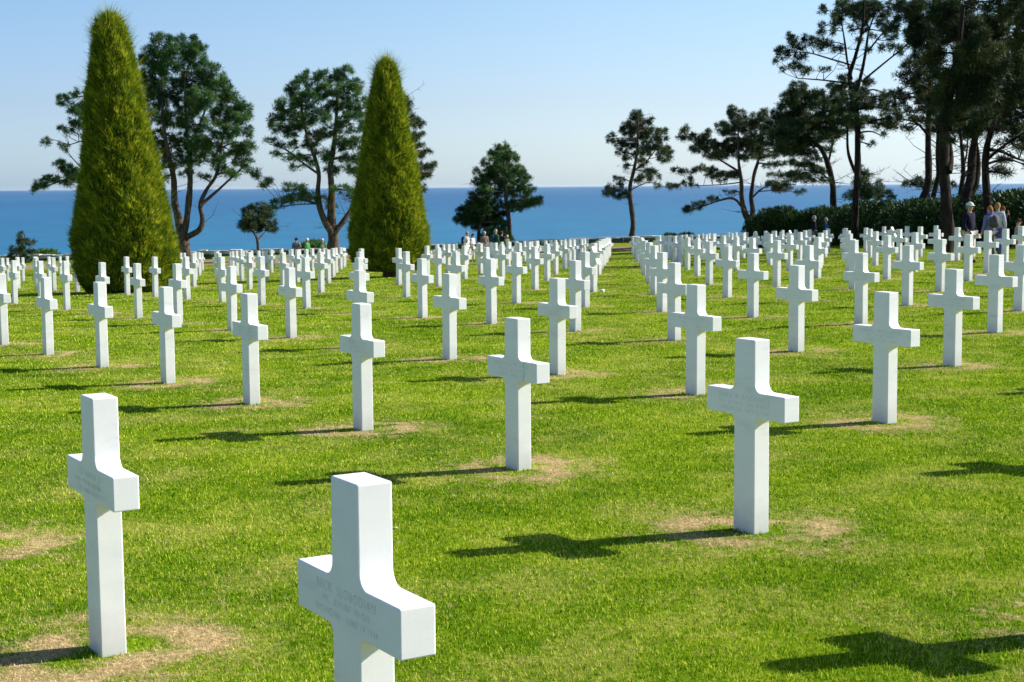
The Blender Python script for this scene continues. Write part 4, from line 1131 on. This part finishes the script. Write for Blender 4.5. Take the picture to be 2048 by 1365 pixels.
    def cap_mesh(name, cz_, rx, ry, rz, cut, mat, brim=0, allround=False, back=0):
        V, F = [], []
        nb_, mm = 9, 18
        for a in range(nb_):
            ph = math.pi/2 - (math.pi/2-cut)*a/(nb_-1)
            for k in range(mm):
                th = 2*math.pi*k/mm
                lowb = back*max(0, math.sin(th))*(a/(nb_-1))
                V.append((hc.x + rx*math.cos(ph)*math.cos(th), hc.y + .008 + ry*math.cos(ph)*math.sin(th), cz_ + rz*math.sin(ph) - lowb))
            if a:
                for k in range(mm): F.append((a*mm-mm+k, a*mm+k, a*mm+(k+1) % mm, a*mm-mm+(k+1) % mm))
        if brim:
            b0 = len(V)
            for k in range(mm):
                th = 2*math.pi*k/mm
                e = 1.0 if allround else max(0, -math.sin(th))**.7
                zz_ = cz_ + rz*math.sin(cut)
                V.append((hc.x + (rx*math.cos(cut)+brim*e)*math.cos(th)*1.0, hc.y + .008 + (ry*math.cos(cut)+brim*e)*math.sin(th), zz_ - .012*e))
            l0 = (nb_-1)*mm
            for k in range(mm): F.append((l0+k, b0+k, b0+(k+1) % mm, l0+(k+1) % mm))
        o = mesh_obj(name, V, F, mat, root, smooth=True)
        return o
    cap_mesh('hair', hc.z-.02, .093, .112, .115, -.15, cloth(hair), back=.09)
    # face details on the head
    fz = hc.z - .055
    def blob(name, fx, fy, fzz, r, kz, mat):
        V = [(hc.x+fx+a*r*.7, hc.y+fy+b*r, fzz+c_*r*kz) for (a, b, c_) in ((1, 0, 0), (-1, 0, 0), (0, 1, 0), (0, -1, 0), (0, 0, 1), (0, 0, -1))]
        F = [(0, 2, 4), (2, 1, 4), (1, 3, 4), (3, 0, 4), (2, 0, 5), (1, 2, 5), (3, 1, 5), (0, 3, 5)]
        mesh_obj(name, V, F, mat, root, smooth=True)
    blob('nose', 0, -.122, fz-.012, .016, 1.3, cloth(SKIN, .6))
    blob('mouth', 0, -.108, fz-.053, .018, .4, cloth((.30, .10, .08), .6))
    for sx_ in (-1, 1):
        blob('ear', sx_*.085, 0, fz, .018, 1.3, cloth(SKIN, .6))
        blob('eye', sx_*.030, -.108, fz+.010, .011, .9, cloth((.06, .05, .05), .6))
    if hat: cap_mesh('hat', hc.z-.002, .098, .118, .104, .05, cloth(hat[0]), hat[1], hat[2])
    if scarf:
        V, F = [], []
        for a in range(5):
            for k in range(14):
                th = 2*math.pi*k/14; c0 = J['nb'][0]
                rr_ = .082 + .022*math.sin(math.pi*a/4)
                V.append((c0.x + rr_*math.cos(th), c0.y + rr_*math.sin(th)-.01, c0.z + .01 + a*.022))
            if a:
                for k in range(14): F.append((a*14-14+k, a*14-14+(k+1) % 14, a*14+(k+1) % 14, a*14+k))
        mesh_obj('scarf', V, F, cloth(scarf), root, smooth=True)
    if vest: build('vest', ['pel', 'hpr', 'hpl', 'sp', 'ch', 'nb'], E, (1.14, .024), cloth(vest), 'pel')
    if pack:
        bm = bmesh.new(); bmesh.ops.create_cube(bm, size=1)
        for v in bm.verts:
            v.co.x *= .28; v.co.y *= .15; v.co.z *= .42
        bmesh.ops.bevel(bm, geom=bm.edges[:], offset=.05, segments=3, affect='EDGES')
        for v in bm.verts:
            if v.co.z < 0: v.co.y *= 1.25
            v.co += Vector((J['ch'][0].x, J['ch'][0].y+.24, J['ch'][0].z-.07))
        me = bpy.data.meshes.new('backpack'); bm.to_mesh(me); bm.free(); me.materials.append(cloth(pack))
        me.polygons.foreach_set('use_smooth', [True]*len(me.polygons))
        o = bpy.data.objects.new('backpack', me); C.objects.link(o); o.parent = root
        V, F = [], []
        for sx_ in (-1, 1):
            c0 = J['ch'][0]
            tube(V, F, [c0+Vector((sx_*.10, .16, -.12)), c0+Vector((sx_*.12, .12, .12)), c0+Vector((sx_*.11, -.06, .16)), c0+Vector((sx_*.12, -.16, .02)), c0+Vector((sx_*.14, -.06, -.18)), c0+Vector((sx_*.12, .16, -.22))], [.02]*6, 6)
        mesh_obj('backpack_strap', V, F, cloth(pack), root, smooth=True)
    return root
def at(u, D): p = W(u, 500, D); return p.x, D
def pp(label, u, D, Hh, yawdeg, *a, **k):
    x, y = at(u, D); return person(label, x, y, Hh, R(yawdeg), *a, **k)
GREY = (.35, .34, .33); WHT = (.68, .68, .66)
FRONT = {'r': ((.22, -.04, 1.15), (.10, -.24, 1.10)), 'l': ((.22, -.04, 1.15), (.10, -.24, 1.10))}
FOLD = {'r': ((.22, -.02, 1.14), (.03, -.20, .98)), 'l': ((.22, -.02, 1.14), (.03, -.22, .96))}
FACE_UP = {'r': ((.24, -.08, 1.22), (.12, -.20, 1.48)), 'l': ((.22, .02, 1.14), (.16, -.2, 1.0))}
# three by the forked pine
pp('person in black brimmed hat and grey striped shirt by the sea wall', 593, 92, 1.74, 12, (.20, .20, .24), (.10, .10, .12), (.03, .03, .03), hat=((.012, .015, .03), .05, True), sleeves=False, pack=(.02, .03, .06))
pp('white-haired person in a bright green jacket seen from the side by the wall', 614, 92, 1.70, 60, (.06, .22, .06), (.02, .04, .09), (.75, .75, .75), arms=FOLD)
pp('person with white hair and green vest reading a blue leaflet by the wall', 645, 93, 1.66, 0, (.10, .22, .05), (.05, .05, .06), (.62, .58, .55), arms=FRONT, sleeves=False, vest=(.50, .52, .50))
pp('person in black half hidden behind the trunk of the forked pine', 662, 98, 1.66, 150, (.015, .015, .03), (.02, .02, .03), (.05, .04, .03))
# centre group
pp('bald man in a white short-sleeved shirt carrying a dark jacket on his shoulder', 934, 88, 1.72, 62, WHT, WHT, (.40, .30, .24), sleeves=False, pack=(.02, .03, .07), arms={'l': ((.26, .05, 1.15), (.30, .0, .90)), 'r': ((.22, -.04, 1.15), (.10, -.24, 1.10))})
pp('shorter dark-haired woman in a white blouse looking at her hands', 944, 87, 1.58, 60, (.66, .63, .66), (.60, .56, .48), (.05, .03, .025), arms=FRONT, lean=.04)
pp('grey-haired person in a beige-brown jacket with folded hands in the centre group', 969, 92, 1.72, 15, (.23, .18, .15), (.40, .32, .28), (.50, .48, .48), arms=FOLD)
pp('tall grey-haired man in a dark green jacket seen from behind', 991, 89, 1.80, 130, (.025, .10, .04), (.02, .03, .05), (.40, .38, .36), pack=(.02, .07, .09))
pp('person in a purple knitted hat and black coat beside the green jacket', 1003, 91, 1.68, 150, (.03, .03, .045), (.03, .03, .04), (.03, .02, .02), hat=((.10, .03, .10), .0, False))
pp('small crouching fair-haired person right of the purple hat', 1012, 90, 1.45, 40, (.18, .22, .12), (.16, .16, .14), (.70, .62, .46), arms=FRONT, lean=.12)
# by the left hedge
pp('grey-haired man in a navy jacket and beige trousers before the dark hedge', 1628, 86, 1.76, -100, (.008, .012, .035), (.28, .25, .22), (.48, .48, .48), hat=((.30, .30, .30), .02, False))
pp('person in a dark blue vest with light blue sleeves before the dark hedge', 1652, 85, 1.62, -90, (.05, .14, .32), (.05, .07, .14), (.36, .34, .32), vest=(.01, .015, .04))
# right group
pp('man in a pale green cap and navy blazer standing among the crosses at right', 1937, 46.5, 1.80, 42, (.010, .010, .026), (.42, .40, .36), (.30, .28, .25), hat=((.60, .66, .54), .05, False))
pp('auburn-haired woman with a quilted vest, backpack and violet scarf at right', 1979, 49, 1.68, 205, (.16, .17, .30), (.16, .16, .13), (.30, .14, .05), pack=(.10, .10, .09), vest=(.17, .13, .13), scarf=(.20, .16, .50))
pp('taller fair-haired woman in a pale lilac jacket and purple trousers', 1993, 51, 1.78, 150, (.50, .50, .58), (.12, .10, .28), (.36, .20, .08), arms={'r': ((.24, .02, 1.15), (.22, -.1, .95)), 'l': ((.24, .02, 1.15), (.24, -.1, .95))})
pp('person in black with a hand raised to the face, partly behind the women', 2003, 54, 1.66, 20, (.012, .012, .015), (.02, .02, .025), (.16, .07, .03), arms=FACE_UP)
pp('person crouching behind the crosses at the right edge', 2034, 52, 1.62, 70, (.30, .31, .28), (.32, .03, .05), (.06, .03, .02), kneel=True, shoes=(.75, .74, .72))

# ------------------------------------------------------------------ small things on the grass
def pebble(name, label, cat, x, y, rx, ry, rz, mat, seed):
    bm = bmesh.new(); bmesh.ops.create_icosphere(bm, subdivisions=3, radius=1)
    rr_ = random.Random(seed); ph = [rr_.uniform(0, 6) for _ in range(4)]
    for v in bm.verts:
        k = 1 + .18*math.sin(3*v.co.x+ph[0]) + .14*math.sin(4*v.co.y+ph[1]) + .12*math.sin(5*v.co.z+ph[2])
        v.co = Vector((v.co.x*rx*k, v.co.y*ry*k, v.co.z*rz*k))
    me = bpy.data.meshes.new(name); bm.to_mesh(me); bm.free(); me.materials.append(mat)
    me.polygons.foreach_set('use_smooth', [True]*len(me.polygons))
    o = bpy.data.objects.new(name, me); C.objects.link(o); o.location = (x, y, gz(x, y)+rz*.6)
    return tag(o, label, cat)
t = NT('pale_stone', .8, .2); t.color(t.ramp(t.noise(30, 4, t.obj()), [(.3, (.7, .7, .68)), (.7, (.85, .85, .83))])); M_ST = t.m
t = NT('pink_petal_mat', .7, .2); t.color(t.ramp(t.noise(80, 3, t.obj()), [(.3, (.62, .30, .25)), (.7, (.80, .50, .42))])); M_PK = t.m
pebble('white_stone', 'small white stone on the lawn at the foot of a cross by the lane', 'stone', 2.06, 35.3, .07, .05, .04, M_ST, 1)
pebble('fallen_petal', 'tiny pink petal on the grass right of the closest cross', 'petal', W(790, 1045, 8.6).x, 8.6, .012, .009, .008, M_PK, 2)

# ------------------------------------------------------------------ sea air: one even box round everything
hz = bpy.data.materials.new('sea_air'); hz.use_nodes = True
ht = hz.node_tree; ht.nodes.clear()
ho = ht.nodes.new('ShaderNodeOutputMaterial'); hv = ht.nodes.new('ShaderNodeVolumePrincipled')
hv.inputs['Color'].default_value = (0.74, 0.88, 1.0, 1); hv.inputs['Density'].default_value = 0.55e-5; hv.inputs['Anisotropy'].default_value = 0.3
ht.links.new(hv.outputs[0], ho.inputs['Volume'])
a_, b_, c0_, c1_ = 95000, 95000, -75.0, 60.0
V = [(-a_, -600, c0_), (a_, -600, c0_), (a_, b_, c0_), (-a_, b_, c0_), (-a_, -600, c1_), (a_, -600, c1_), (a_, b_, c1_), (-a_, b_, c1_)]
hb_ = mesh_obj('haze', V, [(3, 2, 1, 0), (4, 5, 6, 7), (0, 1, 5, 4), (1, 2, 6, 5), (2, 3, 7, 6), (3, 0, 4, 7)], hz)
tag(hb_, 'thin pale sea haze over the water towards the horizon', 'haze', kind='stuff')
